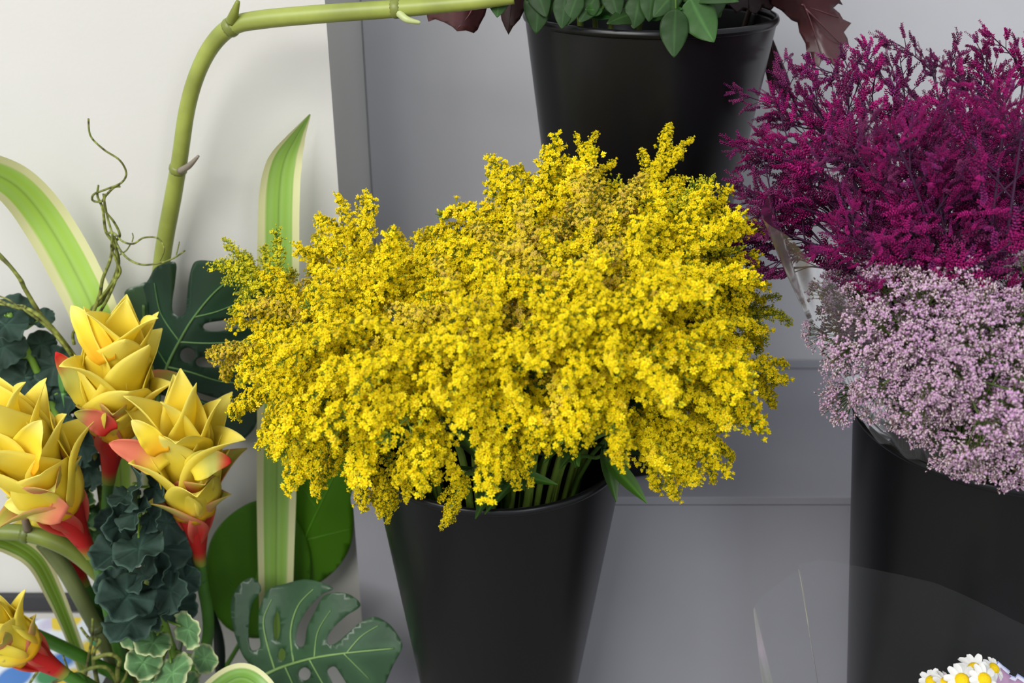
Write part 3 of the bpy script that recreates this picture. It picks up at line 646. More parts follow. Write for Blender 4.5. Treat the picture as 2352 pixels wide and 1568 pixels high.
def torch(label, b, tip, Yb, Yt, Rad, stem, seed, extra=(), dim=1.0, cone=.46):
    rr = random.Random(seed)
    B = P(*b, Yb); T = P(*tip, Yt); ax = (T - B); L = ax.length; d = ax.normalized()
    view = (Vector((0, 0, ZC)) - B); u = (view - d * view.dot(d)).normalized(); w = d.cross(u)
    S = [P(*q) for q in stem]
    t = thing('torch_flower', S[-1], label, 'flower', 'artificial yellow and red torch flowers')
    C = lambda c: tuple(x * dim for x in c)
    # stem and calyx
    m = MB(); pts = catmull([B + d * .01] + [B - d * .02] + S, 7); tube(m, pts, [.0052, .0058, .006], 12, srgb(64, 112, 34)); m.build('stem', M_stem, t)
    # red funnel made of wrapped bracts
    hc = L * cone; r0 = .0060
    m = MB(); prof = []
    for i in range(14):
        s = i / 13; prof.append((r0 + (Rad * .62 - r0) * s ** 1.5, hc * s))
    vs = []; cs = []
    ns = 28
    for i, (r, h) in enumerate(prof):
        for k in range(ns):
            a = 6.283 * k / ns; r_ = r * (1 + .05 * math.sin(3 * a + h * 60))
            vs.append(tuple(B + d * h + (u * math.cos(a) + w * math.sin(a)) * r_))
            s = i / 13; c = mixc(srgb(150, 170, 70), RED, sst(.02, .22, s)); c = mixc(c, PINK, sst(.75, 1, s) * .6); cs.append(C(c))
    fs = [(i * ns + k, i * ns + (k + 1) % ns, (i + 1) * ns + (k + 1) % ns, (i + 1) * ns + k) for i in range(13) for k in range(ns)]
    m.add(vs, fs, np.array(cs)); m.build('funnel', M_petal, t)
    # outer bracts: coral at the foot, yellow-green at the tip
    nb = 6
    for k in range(nb):
        a = 6.283 * k / nb + rr.uniform(-.25, .25); out = u * math.cos(a) + w * math.sin(a)
        h0 = hc * (rr.uniform(.22, .34) if k % 2 else rr.uniform(.42, .60)); rb = np.interp(h0, [q[1] for q in prof], [q[0] for q in prof])
        def cf(uu, s, k=k):
            c = mixc(RED, PINK, sst(.25, .75, s)); c = mixc(c, YG, sst(.52, .9, s + .08 * math.sin(uu * 3 + k)));
            return C(mixc(c, PINK, sst(.8, 1.0, abs(uu)) * .5))
        m = MB(); petal(m, B + d * h0 + out * rb * .98, d, out, L * rr.uniform(.42, .54), Rad * rr.uniform(.50, .62), rr.uniform(.22, .38), rr.uniform(.1, 1.3), cf, seed=seed + k, cup=-.7, foot=.22)
        m.build('bract', M_petal, t, thick=.0005)
    # yellow petals: four whorls closing towards the bud
    for q, (hf, rf, Lf, op, cu, nq, wf) in enumerate([(.78, .60, .46, .38, .38, 5, .68), (1.0, .50, .50, .28, .35, 4, .72), (1.26, .36, .48, .22, .32, 4, .62), (1.50, .16, .42, .16, .3, 3, .5)]):
        for k in range(nq):
            a = 6.283 * (k + .5 * (q % 2)) / nq + rr.uniform(-.2, .2); out = u * math.cos(a) + w * math.sin(a)
            def cf(uu, s, q=q):
                c = mixc(Y_O, Y_B, sst(.0, .34 - .04 * q, s)); c = mixc(c, Y_L, sst(.55, 1, s) * .7); return C(mixc(c, Y_L, sst(.6, 1, abs(uu)) * .3))
            m = MB(); petal(m, B + d * hc * hf + out * Rad * rf, d, out, L * Lf * rr.uniform(.9, 1.1), Rad * wf * rr.uniform(.9, 1.1), op * rr.uniform(.8, 1.25), cu * rr.uniform(-1, 3), cf, seed=seed * 3 + k + q * 9, cup=-.5)
            m.build('petal', M_petal, t, thick=.0005)
    m = MB(); vs = []; ns = 16
    for i in range(10):
        s = i / 9; r = Rad * .52 * math.sin(math.pi * (.25 + .75 * s)) ** .8 + .0005
        for k in range(ns):
            a = 6.283 * k / ns; vs.append(tuple(B + d * (hc * .8 + (L * .84 - hc * .8) * s) + (u * math.cos(a) + w * math.sin(a)) * r))
    m.add(vs, [(i * ns + k, i * ns + (k + 1) % ns, (i + 1) * ns + (k + 1) % ns, (i + 1) * ns + k) for i in range(9) for k in range(ns)], C(Y_O)); m.build('bud_core', M_petal, t)
    # the long loose petals the photo shows
    for (p0, p1, Y0, Yq, wd, c0, c1, c2) in extra:
        a = P(*p0, Y0); b_ = P(*p1, Yq); dd = b_ - a; out = (Vector((0, 0, 1)) - dd.normalized() * dd.normalized().z)
        side = dd.cross(Vector((0, -1, .4))).normalized()
        pts = [a.lerp(b_, i / 15) + out * .010 * math.sin(math.pi * i / 15) * .6 for i in range(16)]
        ws = [max(.0005, wd * math.sin(math.pi * min(1, .06 + .94 * (i / 15)) ** .7) ** .6) for i in range(16)]
        cf = lambda uu, s: C(mixc(mixc(c0, c1, sst(0, .6, s)), c2, sst(.6, .95, s)))
        m = MB(); blade(m, pts, ws, side, cf, 8, .5, wave=.08); m.build('petal', M_petal, t, thick=.0005)
    return t
torch('upper torch flower, all yellow on a red cone, in front of the monstera leaf', (250, 1105), (280, 742), .835, .80, .034, [(248, 1200, .85), (262, 1400, .86), (320, 1680, .85)], 11,
      [((215, 930), (128, 808), .80, .795, .012, Y_B, YG, RED), ((255, 990), (170, 948), .79, .78, .010, RED, PINK, YG), ((250, 830), (163, 702), .785, .80, .012, Y_O, Y_B, Y_L)])
torch('middle torch flower with a pink-tipped bract, right of the scalloped spray', (460, 1292), (418, 922), .815, .775, .032, [(464, 1330, .825), (474, 1480, .84), (380, 1680, .85)], 23,
      [((375, 1075), (250, 1018), .765, .76, .012, Y_B, PINK, PINK), ((440, 1085), (532, 1060), .76, .765, .012, Y_B, YG, RED), ((372, 1040), (302, 965), .755, .755, .010, Y_O, Y_B, Y_L)], dim=.98)
torch('left torch flower cut by the edge of the photo, its red cone pointing down right', (212, 1275), (-8, 930), .79, .75, .037, [(230, 1310, .80), (262, 1450, .82), (320, 1680, .85)], 35,
      [((150, 1180), (10, 1160), .75, .745, .013, PINK, YG, Y_L), ((60, 1080), (95, 965), .74, .74, .014, Y_O, Y_B, Y_L)])
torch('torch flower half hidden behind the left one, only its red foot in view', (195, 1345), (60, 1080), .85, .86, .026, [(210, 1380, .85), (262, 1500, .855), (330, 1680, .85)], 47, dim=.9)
torch('lowest torch flower in the bottom left corner, its red foot pointing right', (150, 1548), (-90, 1400), .75, .73, .028, [(180, 1558, .76), (240, 1600, .79), (320, 1690, .84)], 59)

# ------------------------------------------------------------------ scalloped leaf sprays
def scallop(mb, base, d, nrm, R, c_in, c_edge, edge=.12, seed=0, ruff=.12):
    rr = random.Random(seed); d = Vector(d).normalized(); nrm = Vector(nrm); nrm = (nrm - d * nrm.dot(d)).normalized(); sd = d.cross(nrm)
    nr, na = 9, 66; vs = []; cs = []; ph = rr.uniform(0, 6); nt = rr.randint(11, 14); cup = rr.uniform(-.12, .16)
    ctr = Vector(base) + d * R * .82
    for i in range(nr + 1):
        f = i / nr
        for k in range(na):
            a = 6.283 * k / na; a0 = math.atan2(math.sin(a), math.cos(a))
            r = R * (1 + .075 * abs(math.sin(nt * a0 / 2 + .3)) * f ** 3) * (1 - .10 * math.exp(-((abs(a0) - math.pi) / .35) ** 2)) * f
            x = math.cos(a) * r; y = math.sin(a) * r * .92
            z = R * (cup * f * f + ruff * f ** 2 * math.sin(5 * a + ph) + .45 * ruff * f ** 5 * math.sin(13 * a + 2 * ph)) - R * .07 * math.exp(-(y / R / .08) ** 2)
            vs.append(tuple(ctr + d * x + sd * y + nrm * z))
            c = mixc(c_in, tuple(q * 1.9 for q in c_in), .7 * math.exp(-(math.sin(a0 * 3.5) * f / .12) ** 2) * (1 - f * .6))
            cs.append(mixc(c, c_edge, sst(1 - edge, 1, f + .03 * math.sin(a * 7 + ph))))
    fs = [(i * na + k, i * na + (k + 1) % na, (i + 1) * na + (k + 1) % na, (i + 1) * na + k) for i in range(nr) for k in range(na)]
    mb.add(vs, fs, np.array(cs))
DK, DE = srgb(43, 64, 55), srgb(66, 90, 78)
LG, LE = srgb(92, 130, 84), srgb(206, 214, 160)
MG, ME = srgb(48, 78, 44), srgb(132, 150, 96)
def spray(label, stem, leaves, scol):
    pts = [P(*q) for q in stem]
    t = thing('scalloped_spray', pts[-1], label, 'foliage', 'sprays of scalloped leaves')
    m = MB(); tube(m, catmull(pts, 7), [.0028, .0042, .0045], 10, scol); m.build('stem', M_stem, t)
    sp = [Vector(p) for p in catmull(pts, 7)]
    for i, (x, y, Y, R, kind) in enumerate(leaves):
        c = P(x, y, Y); b = min(sp, key=lambda q: (q - c).length); rr = random.Random(i * 13 + x)
        d = (c - b); d = d.normalized() if d.length > .004 else Vector((rr.uniform(-1, 1), -.3, .5)).normalized()
        nrm = Vector((rr.uniform(-.3, .3), -1, rr.uniform(.25, .65)))
        ci, ce = {'d': (DK, DE), 'l': (LG, LE), 'm': (MG, ME)}[kind]; sc = (P(x + 10, y, Y) - P(x, y, Y)).length / 10 * R * (1.12 if kind == 'd' else 1)
        m = MB(); scallop(m, c - d * sc * .82, d, nrm, sc, ci, ce, .16 if kind == 'l' else .07, seed=i + x, ruff=.10 if kind == 'l' else .16)
        m.build('leaf', M_kale, t, thick=.0005)
        bb = c - d * sc * .8
        if (bb - b).length > .006:
            m = MB(); tube(m, [b, b.lerp(bb, .5) + Vector((0, 0, -.002)), bb + d * .004], [.0014, .001], 6, scol); m.build('leaf_stalk', M_stem, t)
spray('dark scalloped leaf spray standing between the upper and middle torch flowers', [(310, 1110, .80), (325, 1220, .80), (352, 1350, .80), (385, 1460, .80), (415, 1560, .81), (400, 1680, .84)],
      [(316, 1118, .772, 54, 'd'), (285, 1140, .780, 34, 'd'), (355, 1120, .782, 36, 'd'), (308, 1180, .762, 44, 'd'), (345, 1185, .775, 36, 'd'), (280, 1205, .780, 48, 'd'), (385, 1200, .805, 50, 'd'), (318, 1258, .752, 58, 'd'), (262, 1270, .768, 50, 'd'), (375, 1260, .80, 54, 'd'), (395, 1310, .805, 48, 'd'), (330, 1320, .775, 44, 'd'),
       (290, 1370, .755, 60, 'd'), (300, 1425, .758, 56, 'd'), (390, 1355, .785, 50, 'd'), (425, 1330, .80, 34, 'd'), (360, 1400, .782, 46, 'd'), (262, 1345, .775, 40, 'd'), (410, 1390, .80, 40, 'd'), (360, 1300, .79, 46, 'd'), (260, 1200, .80, 36, 'd'),
       (432, 1446, .775, 46, 'l'), (352, 1474, .770, 44, 'l'), (470, 1512, .785, 36, 'l'), (330, 1520, .760, 44, 'l'), (395, 1545, .755, 52, 'l'), (310, 1455, .775, 36, 'l'), (345, 1575, .75, 42, 'l'), (430, 1580, .77, 40, 'l')], srgb(104, 138, 46))
spray('dark scalloped leaf spray leaning in from the left edge behind the torch flowers', [(20, 720, .88), (60, 800, .885), (110, 905, .885), (150, 1000, .88), (200, 1130, .88), (260, 1400, .87), (330, 1680, .85)],
      [(10, 745, .87, 50, 'd'), (38, 715, .885, 40, 'd'), (8, 795, .875, 46, 'd'), (95, 790, .895, 30, 'd'), (60, 870, .878, 54, 'd'), (20, 830, .885, 42, 'd'), (125, 840, .888, 44, 'd'), (62, 920, .875, 52, 'd'), (100, 960, .872, 52, 'd'), (150, 960, .865, 52, 'd'), (160, 900, .88, 46, 'd'), (110, 1010, .868, 50, 'd'),
       (190, 1020, .865, 50, 'd'), (150, 1060, .866, 50, 'd'), (205, 1080, .868, 44, 'd'), (175, 1100, .872, 46, 'd'), (130, 1110, .88, 44, 'd'), (205, 1140, .862, 40, 'm'), (185, 1175, .866, 40, 'm'), (225, 1180, .866, 38, 'm'), (215, 1225, .87, 32, 'l'), (100, 730, .895, 22, 'd'), (215, 960, .885, 40, 'd')], srgb(110, 148, 52))

# ------------------------------------------------------------------ flowered paper on the plinth
def paper():
    m = bpy.data.materials.new('flowered_paper'); m.use_nodes = True; N = m.node_tree.nodes; L = m.node_tree.links; b = N['Principled BSDF']
    b.inputs['Roughness'].default_value = .55
    tc = N.new('ShaderNodeTexCoord'); vo = N.new('ShaderNodeTexVoronoi'); vo.inputs['Scale'].default_value = 26
    L.new(tc.outputs['Object'], vo.inputs['Vector'])
    cr = N.new('ShaderNodeValToRGB'); cr.color_ramp.interpolation = 'CONSTANT'; e = cr.color_ramp.elements
    e[0].position = 0; e[0].color = (*srgb(40, 36, 140), 1); e[1].position = .14; e[1].color = (*srgb(214, 190, 60), 1)
    for p, c in ((.34, srgb(196, 96, 70)), (.46, srgb(60, 130, 84)), (.66, srgb(70, 120, 190)), (.74, srgb(190, 186, 210))): q = e.new(p); q.color = (*c, 1)
    sp = N.new('ShaderNodeSeparateColor'); L.new(vo.outputs['Color'], sp.inputs[0]); L.new(sp.outputs[0], cr.inputs[0])
    th = N.new('ShaderNodeMapRange'); th.inputs[1].default_value = .42; th.inputs[2].default_value = .56
    L.new(vo.outputs['Distance'], th.inputs[0])
    mx = N.new('ShaderNodeMix'); mx.data_type = 'RGBA'; L.new(th.outputs[0], mx.inputs[0]); L.new(cr.outputs[0], mx.inputs[6]); mx.inputs[7].default_value = (*srgb(214, 222, 232), 1)
    L.new(mx.outputs[2], b.inputs['Base Color']); return m
m = MB(); vs = []; nx, ny = 40, 40
for i in range(nx + 1):
    for k in range(ny + 1):
        x = -1.15 + .73 * i / nx; y = .35 + .572 * k / ny; vs.append((x, y, .1335 + .003 * (1 + math.sin(x * 31 + y * 17) * math.sin(y * 23 - x * 9))))
m.add(vs, [(i * (ny + 1) + k, (i + 1) * (ny + 1) + k, (i + 1) * (ny + 1) + k + 1, i * (ny + 1) + k + 1) for i in range(nx) for k in range(ny)])
tag(m.build('flowered_paper', paper()), 'crumpled paper printed with blue and yellow flowers at the lower left', 'paper')
# ------------------------------------------------------------------ foliage in the rear bucket
M_leafg = mat('shop_leaf', attr=True, rough=0.5, spec=0.22, trans=0.1, var=0.2, vscale=40, bump=0.1, bscale=90)
M_oak = mat('oak_leaf', attr=True, rough=0.35, spec=0.5, trans=0.05, var=0.18, vscale=50, bump=0.15, bscale=80)
GL = srgb(44, 72, 34)
def gleaf(mb, base, tip, w, col, cup=-.14, bend=.0, nrm=(0, -1, .35), seed=0):
    base = Vector(base); tip = Vector(tip); d = tip - base; side = d.cross(Vector(nrm)).normalized(); n = 18; L = d.length
    nn = side.cross(d).normalized(); pts = []; ws = []
    for i in range(n):
        s = i / (n - 1); pts.append(base + d * s - nn * bend * L * math.sin(math.pi * s)); ws.append(max(.0004, w * (math.sin(math.pi * s ** .72) ** .8)))
    def cf(u, s):
        v = 1 - sst(0, .10, abs(u)); r = .5 + .5 * math.sin(s * 44 - abs(u) * 8); return mixc(mixc(col, tuple(c * 1.18 for c in col), r * .5), tuple(c * 1.7 for c in col), v)
    blade(mb, pts, ws, side, cf, 12, cup, wave=.06, wf=3, seed=seed)
rr = random.Random(77)
cx, cy = B2
plan = [  # base, tip, half width in metres, shade; a leaf or two per stem
 ('green leafy stem with the longest leaf hanging down the front of the rear bucket', [((1552, 20, .845), (1548, 132, .834), .0115, .8), ((1560, -30, .86), (1500, 40, .85), .010, 1.0)]),
 ('green leafy stem with a broad pointed leaf over the rear bucket rim', [((1585, -5, .85), (1640, 97, .838), .0145, 1.5), ((1600, -40, .87), (1655, 40, .87), .014, .9)]),
 ('green leafy stem with a leaf pointing down at the left rim of the rear bucket', [((1240, -30, .88), (1231, 78, .87), .0120, .9), ((1222, -60, .88), (1255, 40, .868), .011, .8)]),
 ('green leafy stem with a pointed leaf at the end of the bent cane', [((1150, -60, .86), (1142, 40, .848), .0110, 1.3)]),
 ('green leafy stem at the left front of the rear bucket', [((1300, -20, .868), (1290, 66, .856), .009, .8), ((1330, -20, .868), (1300, 60, .86), .008, 1.0)]),
 ('yellowish stem with small leaves in the middle of the rear bucket', [((1385, 20, .872), (1345, 22, .86), .005, 1.6), ((1370, -10, .872), (1330, 52, .862), .008, .9), ((1400, -30, .872), (1420, 40, .86), .009, .7)]),
 ('green leafy stem in the right middle of the rear bucket', [((1470, -10, .868), (1455, 66, .858), .010, .8), ((1500, -40, .868), (1490, 50, .86), .010, .9), ((1540, -40, .868), (1600, 20, .86), .010, 1.2)]),
 ('green leafy stem drooping toward the right of the rear bucket', [((1640, -50, .872), (1628, 60, .862), .0125, .85), ((1580, -60, .872), (1560, 30, .862), .010, 1.1)])]
for i, (lab, lv) in enumerate(plan):
    b0 = Vector((cx + rr.uniform(-.03, .03), cy + rr.uniform(-.03, .03), 0.334)); p0 = P(*lv[0][0])
    t = thing('leafy_stem', b0, lab, 'leafy stem', 'leafy stems in the rear bucket')
    q = Vector((p0.x - cx, p0.y - cy, 0)); q = q * min(1, .085 / max(q.length, .001)); q = Vector((cx + q.x, cy + q.y, 0.80)); top = Vector((q.x + rr.uniform(-.02, .02), q.y - .0, 1.02))
    m = MB(); tube(m, catmull([b0, b0.lerp(q, .6), q, top], 6), [.0028, .002], 8, srgb(110, 124, 50)); m.build('stem', M_gstem, t)
    for (a, b_, w, sh) in lv:
        c = tuple(x * sh for x in GL); m = MB(); A = P(*a); gleaf(m, A, P(*b_), w, c, bend=rr.uniform(-.05, .1), seed=i); m.build('leaf', M_leafg, t, thick=.0004)
        m = MB(); tube(m, [q.lerp(top, .3), A.lerp(q, .3) + Vector((0, 0, .02)), A], [.0012, .0008], 6, srgb(90, 120, 50)); m.build('leaf_stalk', M_gstem, t)
    for k in range(15):
        f = rr.uniform(-.03, .7); s_ = q.lerp(top, f) + Vector((0, 0, -.006)); a = rr.uniform(0, 6.28)
        d = Vector((math.cos(a) * .8, math.sin(a) * .8 - .3, rr.uniform(-.12, .8))).normalized()
        m = MB(); c = tuple(x * rr.uniform(.5, 1.0) for x in GL); gleaf(m, s_, s_ + d * rr.uniform(.04, .065), rr.uniform(.007, .012), c, bend=rr.uniform(-.1, .1), nrm=(rr.uniform(-.4, .4), -1, .6), seed=k)
        m.build('leaf', M_leafg, t, thick=.0004)
OK1, OK2 = srgb(76, 43, 45), srgb(48, 30, 30)
def oak(label, pieces, stemq, col=OK1):
    t = thing('oak_branch', (cx + rr.uniform(-.03, .03), cy + .03, .334), label, 'branch', 'dark red oak branches')
    pts = [t.location.copy()] + [P(*q) for q in stemq]
    m = MB(); tube(m, catmull(pts, 6), [.003, .0018], 8, srgb(60, 44, 34)); m.build('stem', M_oak, t)
    for ol, Yf, vein, c in pieces:
        surf = lambda x, y: P(x, y, Yf(x, y))
        m = MB(); sheet(m, ol, [], surf, lambda x, y: c, 11, 1); m.build('leaf', M_oak, t, thick=.0005)
        for v_ in vein:
            m = MB(); tube(m, catmull([surf(*q) + Vector((0, -.0005, 0)) for q in v_], 5), [.0009, .0004], 6, tuple(x * 1.5 for x in c)); m.build('vein', M_oak, t)
oak('dark red oak branch hanging over the right rim of the rear bucket', [
    ([(1740, -60), (1770, 10), (1795, 24), (1818, 46), (1832, 52), (1836, 74), (1850, 100), (1852, 118), (1862, 122), (1866, 140), (1881, 154), (1889, 134), (1900, 134), (1912, 148), (1925, 158), (1928, 138), (1938, 126), (1936, 104), (1941, 98), (1950, 106), (1946, 88), (1938, 74), (1955, 53), (1936, 44), (1928, 30), (1914, 18), (1925, 8), (1936, 12), (1926, -6), (1900, -30), (1860, -80)],
     lambda x, y: .93 + .0002 * abs((x - 1870) - .5 * (y - 60)) + .01 * math.sin(y / 40), [[(1800, -60), (1850, 20), (1890, 140)], [(1850, 20), (1935, 105)], [(1840, 10), (1925, 40)]], OK1),
    ([(1752, 20), (1751, 60), (1740, 100), (1733, 136), (1750, 136), (1757, 160), (1770, 218), (1780, 206), (1792, 198), (1793, 232), (1800, 256), (1806, 236), (1820, 224), (1808, 216), (1816, 196), (1809, 172), (1792, 130), (1776, 90), (1768, 60), (1785, 52), (1780, 36), (1768, 26)],
     lambda x, y: .985 + .0001 * abs(x - 1780), [[(1755, 30), (1775, 120), (1800, 240)]], OK2)],
    [(1720, 30, 1.0), (1760, -30, .96), (1800, -80, .95)])
oak('dark red oak branch with a curled leaf beside the cane tip', [
    ([(965, -20), (978, 25), (984, 50), (1000, 44), (1022, 52), (1040, 62), (1050, 72), (1070, 70), (1088, 76), (1097, 68), (1102, 56), (1114, 34), (1120, 10), (1110, -20), (1080, -40), (1050, -10), (1020, -30)],
     lambda x, y: .90 + .00025 * abs(x - 1050) + .006 * math.sin(x / 22), [[(1100, -20), (1080, 30), (1050, 66)]], srgb(78, 42, 44)),
    ([(1150, -30), (1148, 20), (1152, 45), (1160, 64), (1168, 80), (1178, 62), (1194, 44), (1206, 20), (1205, -30)], lambda x, y: .915 + .0002 * abs(x - 1172), [[(1175, -20), (1168, 70)]], OK2)],
    [(1290, 30, .95), (1230, -30, .92), (1150, -60, .91)])
oak('dark oak leaf and near-black shade sheet at the back of the rear bucket', [
    ([(1660, -60), (1668, 0), (1690, 30), (1712, 20), (1735, 34), (1750, 18), (1770, 25), (1790, 0), (1800, -60)], lambda x, y: .97, [[(1720, -50), (1720, 20)]], OK2),
    ([(1180, -60), (1190, 0), (1212, 22), (1230, 10), (1262, 30), (1300, 20), (1340, 30), (1400, 10), (1500, 20), (1600, 16), (1670, 20), (1680, -60)], lambda x, y: .995, [[(1300, -50), (1300, 20)]], srgb(26, 24, 20))],  # wide near-black sheet stands in for the shade inside the foliage
    [(1600, 20, 1.0), (1650, -60, 1.0)])

# ------------------------------------------------------------------ statice: magenta (behind) and lilac (front)
M_stat = mat('statice_flower', attr=True, rough=0.65, spec=0.2, trans=0.15)
M_sstem = mat('statice_stem', attr=True, rough=0.5, spec=0.35)
SPUR = srgb(70, 38, 66)
def spike(mb, base, d, L, w, cols, rr):
    """curved spike of overlapping scales"""
    d = Vector(d).normalized(); sd = d.cross(Vector((rr.gauss(0, 1), rr.gauss(0, 1), rr.gauss(0, 1)))).normalized(); n = 10; p = Vector(base)
    c0 = cols[rr.randrange(len(cols))]
    for i in range(n):
        s = i / (n - 1); th = .5 * s; dd = (d * math.cos(th) + sd * math.sin(th)).normalized(); p = p + dd * (L / n)
        ww = w * (1 - .38 * s) * rr.uniform(.8, 1.2)
        e = dd.cross(sd).normalized()
        for q in (0, 1, 2):
            a = q * 2.1 + i * 1.1; o = sd * math.cos(a) + e * math.sin(a); c = p + o * ww * .55
            v = [c + (o * .9 + dd * .6).normalized() * ww * .85, c - dd * ww * .7, c + e.cross(o).normalized() * 0 + (dd.cross(o)) * ww * .75, c - (dd.cross(o)) * ww * .75, c + o * ww * .75]
            k = rr.uniform(.7, 1.2)
            mb.add([tuple(x) for x in v], [(0, 2, 4), (0, 4, 3), (1, 4, 2), (1, 3, 4), (0, 3, 2), (1, 2, 3)], tuple(min(1, x * k) for x in (c0 if rr.random() < .8 else cols[0])))
MAG = [srgb(158, 26, 106), srgb(186, 34, 126), srgb(120, 28, 88), srgb(140, 46, 116)]
PUR = [srgb(130, 48, 100), srgb(112, 40, 96), srgb(150, 60, 116), srgb(100, 36, 80)]
def make_sprig(cols, seed, airy=False):
    rr = random.Random(seed); m = MB(); ax = [Vector((0, 0, 0))]; th = 0
    for i in range(8): th += rr.uniform(-.12, .14); ax.append(ax[-1] + Vector((math.sin(th), rr.uniform(-.12, .12), math.cos(th))) / 8)
    tube(m, ax, [.014, .007], 5, SPUR, cap=False)
    nj = 7 if airy else 8
    for j in range(nj):
        s = (.30 if airy else .16) + (.64 if airy else .8) * j / (nj - 1); f = s * 8; i = min(int(f), 7); p = ax[i].lerp(ax[i + 1], f - i); t = (ax[i + 1] - ax[i]).normalized()
        a = (j % 2) * math.pi + rr.gauss(0, .7); o = Vector((math.cos(a), math.sin(a), 0)); d = (o * rr.uniform(.5, .9) + t).normalized()
        bl = (rr.uniform(.26, .50) if airy else rr.uniform(.18, .40)) * (1.2 - s); e = p + d * bl; tube(m, [p, e], [.008, .006], 4, SPUR, cap=False)
        for q in range(2):
            dd = (d + Vector((rr.gauss(0, .4), rr.gauss(0, .4), rr.uniform(.1, .7)))).normalized()
            spike(m, p.lerp(e, 1 - (.28 if airy else .35) * q), dd, rr.uniform(.17, .25) if airy else rr.uniform(.22, .34), .030, cols, rr)
    spike(m, ax[-1], ax[-1] - ax[-2], .32, .028, cols, rr)
    return m
SPRIG = {}
for nm, cl in (('mag', MAG), ('pur', PUR)):
    SPRIG[nm] = []
    for i in range(5):
        o = make_sprig(cl, 300 + i).build('flower_spray', M_stat); SPRIG[nm].append(o.data); bpy.data.objects.remove(o)
    SPRIG[nm + '_airy'] = []
    for i in range(5):
        o = make_sprig(cl, 350 + i, True).build('flower_spray', M_stat); SPRIG[nm + '_airy'].append(o.data); bpy.data.objects.remove(o)
def statice(tip, kind, label, group, dens=13):
    rr = random.Random(int(tip[0] * 3 + tip[1] * 5)); T = P(tip[0] + (38 if tip[0] < 1800 else 10), tip[1] + (80 if tip[1] < 170 else 45 if tip[1] < 330 else 12), tip[2]); bx, by = B3
    a = rr.uniform(0, 6.28); r = rr.uniform(.004, .034); b0 = Vector((bx + r * math.cos(a), by + r * math.sin(a), -.012))
    q = T - Vector((bx, by, 0)); rad = math.hypot(q.x, q.y); k = min(1, .09 / max(rad, .01))
    ex = Vector((bx + q.x * k * .85, by + q.y * k * .85, .50)); mid = ex.lerp(T, .5) + Vector((-q.x * .05, 0, .03 + .05 * rad))
    pts = [Vector(p) for p in catmull([b0, b0.lerp(ex, .5), ex, mid, T], 8)]
    t = thing('statice_stem', b0, label, 'flower', group); pinv = world_of(t).inverted()
    m = MB(); tube(m, pts, [.0020, .0018, .0014, .0005], 6, [mixc(srgb(70, 64, 40), SPUR, sst(.3, .8, i / len(pts))) for i in range(len(pts))]); m.build('stem', M_sstem, t)
    up = pts[16:]; n = len(up)
    camd = (Vector((0, 0, ZC)) - T).normalized()
    airy = tip[0] < 1900 or tip[1] < 170
    if airy: dens = 9; kind += '_airy'
    for i in range(dens):
        s = (i + .5) / dens; f = ((.50 if tip[0] < 1900 else .28) + (.48 if tip[0] < 1900 else .70) * s) * (n - 1); j = min(int(f), n - 2); p = up[j].lerp(up[j + 1], f - j); tg = (up[j + 1] - up[j]).normalized()
        a = i * 2.4; u = tg.cross(Vector((0, 1, .2))).normalized(); w = tg.cross(u); rd = u * math.cos(a) + w * math.sin(a)
        d = (rd * (1.0 - .3 * s) + tg * .7 + Vector((0, 0, .1))).normalized()
        o = put(SPRIG[kind][rr.randrange(5)], 'flower_spray', t, p, d, (rr.gauss(0, 1), rr.gauss(0, 1), rr.gauss(0, 1)), rr.uniform(.050, .074) * (1.15 - .5 * s) if airy else rr.uniform(.044, .066) * (1.2 - .72 * s), pinv)
    put(SPRIG[kind][0], 'flower_spray', t, T - tg * .022, tg, (1, 0, 0), .034, pinv)
ST = [((1712, 437, .78), 'pur', 'purple statice stem reaching farthest left above the clear sleeve'), ((1712, 505, .76), 'pur', 'purple statice stem with a flat tip at the lower left of the bunch'),
 ((1750, 290, .80), 'mag', 'magenta statice stem on the left beside the dark oak leaf tip'), ((1765, 150, .86), 'pur', 'dusky statice stem at the upper left touching the oak leaf'), ((1850, 190, .84), 'mag', 'magenta statice stem below the hanging oak leaf'),
 ((1958, 92, .82), 'mag', 'tall magenta statice stem standing clear before the wall'), ((2040, 110, .88), 'pur', 'dusky statice stem behind the tall clear one'), ((2132, 70, .88), 'pur', 'pale dusky statice stem with a forked top against the wall'),
 ((2215, 135, .90), 'pur', 'dusky statice stem right of the forked one'), ((2285, 105, .86), 'mag', 'magenta statice stem near the right edge of the top'), ((2345, 75, .84), 'mag', 'tallest magenta statice stem at the right edge')]
for tip, k, lab in ST: statice(tip, k, lab, 'magenta and purple statice in the right bucket', 14)
rs = random.Random(9)
for i, (x, y) in enumerate([(1880, 290), (1950, 330), (2050, 280), (2150, 260), (2250, 240), (2340, 230), (1860, 450), (1960, 440), (2080, 360), (2200, 330), (2320, 310), (2020, 520), (2150, 470), (2280, 450), (2420, 150), (2450, 300), (2440, 430), (2120, 300), (2250, 270), (2370, 380), (1930, 520), (2210, 540), (2340, 540), (2010, 300), (2090, 270), (2300, 160)]):
    statice((x, y, rs.uniform(.66, .84)), 'mag' if rs.random() < .62 else 'pur', 'magenta statice stem massed in the middle of the right bunch', 'massed magenta statice', 10)  # darker purple mixed in at random, putting the bunch's inner shade into colour

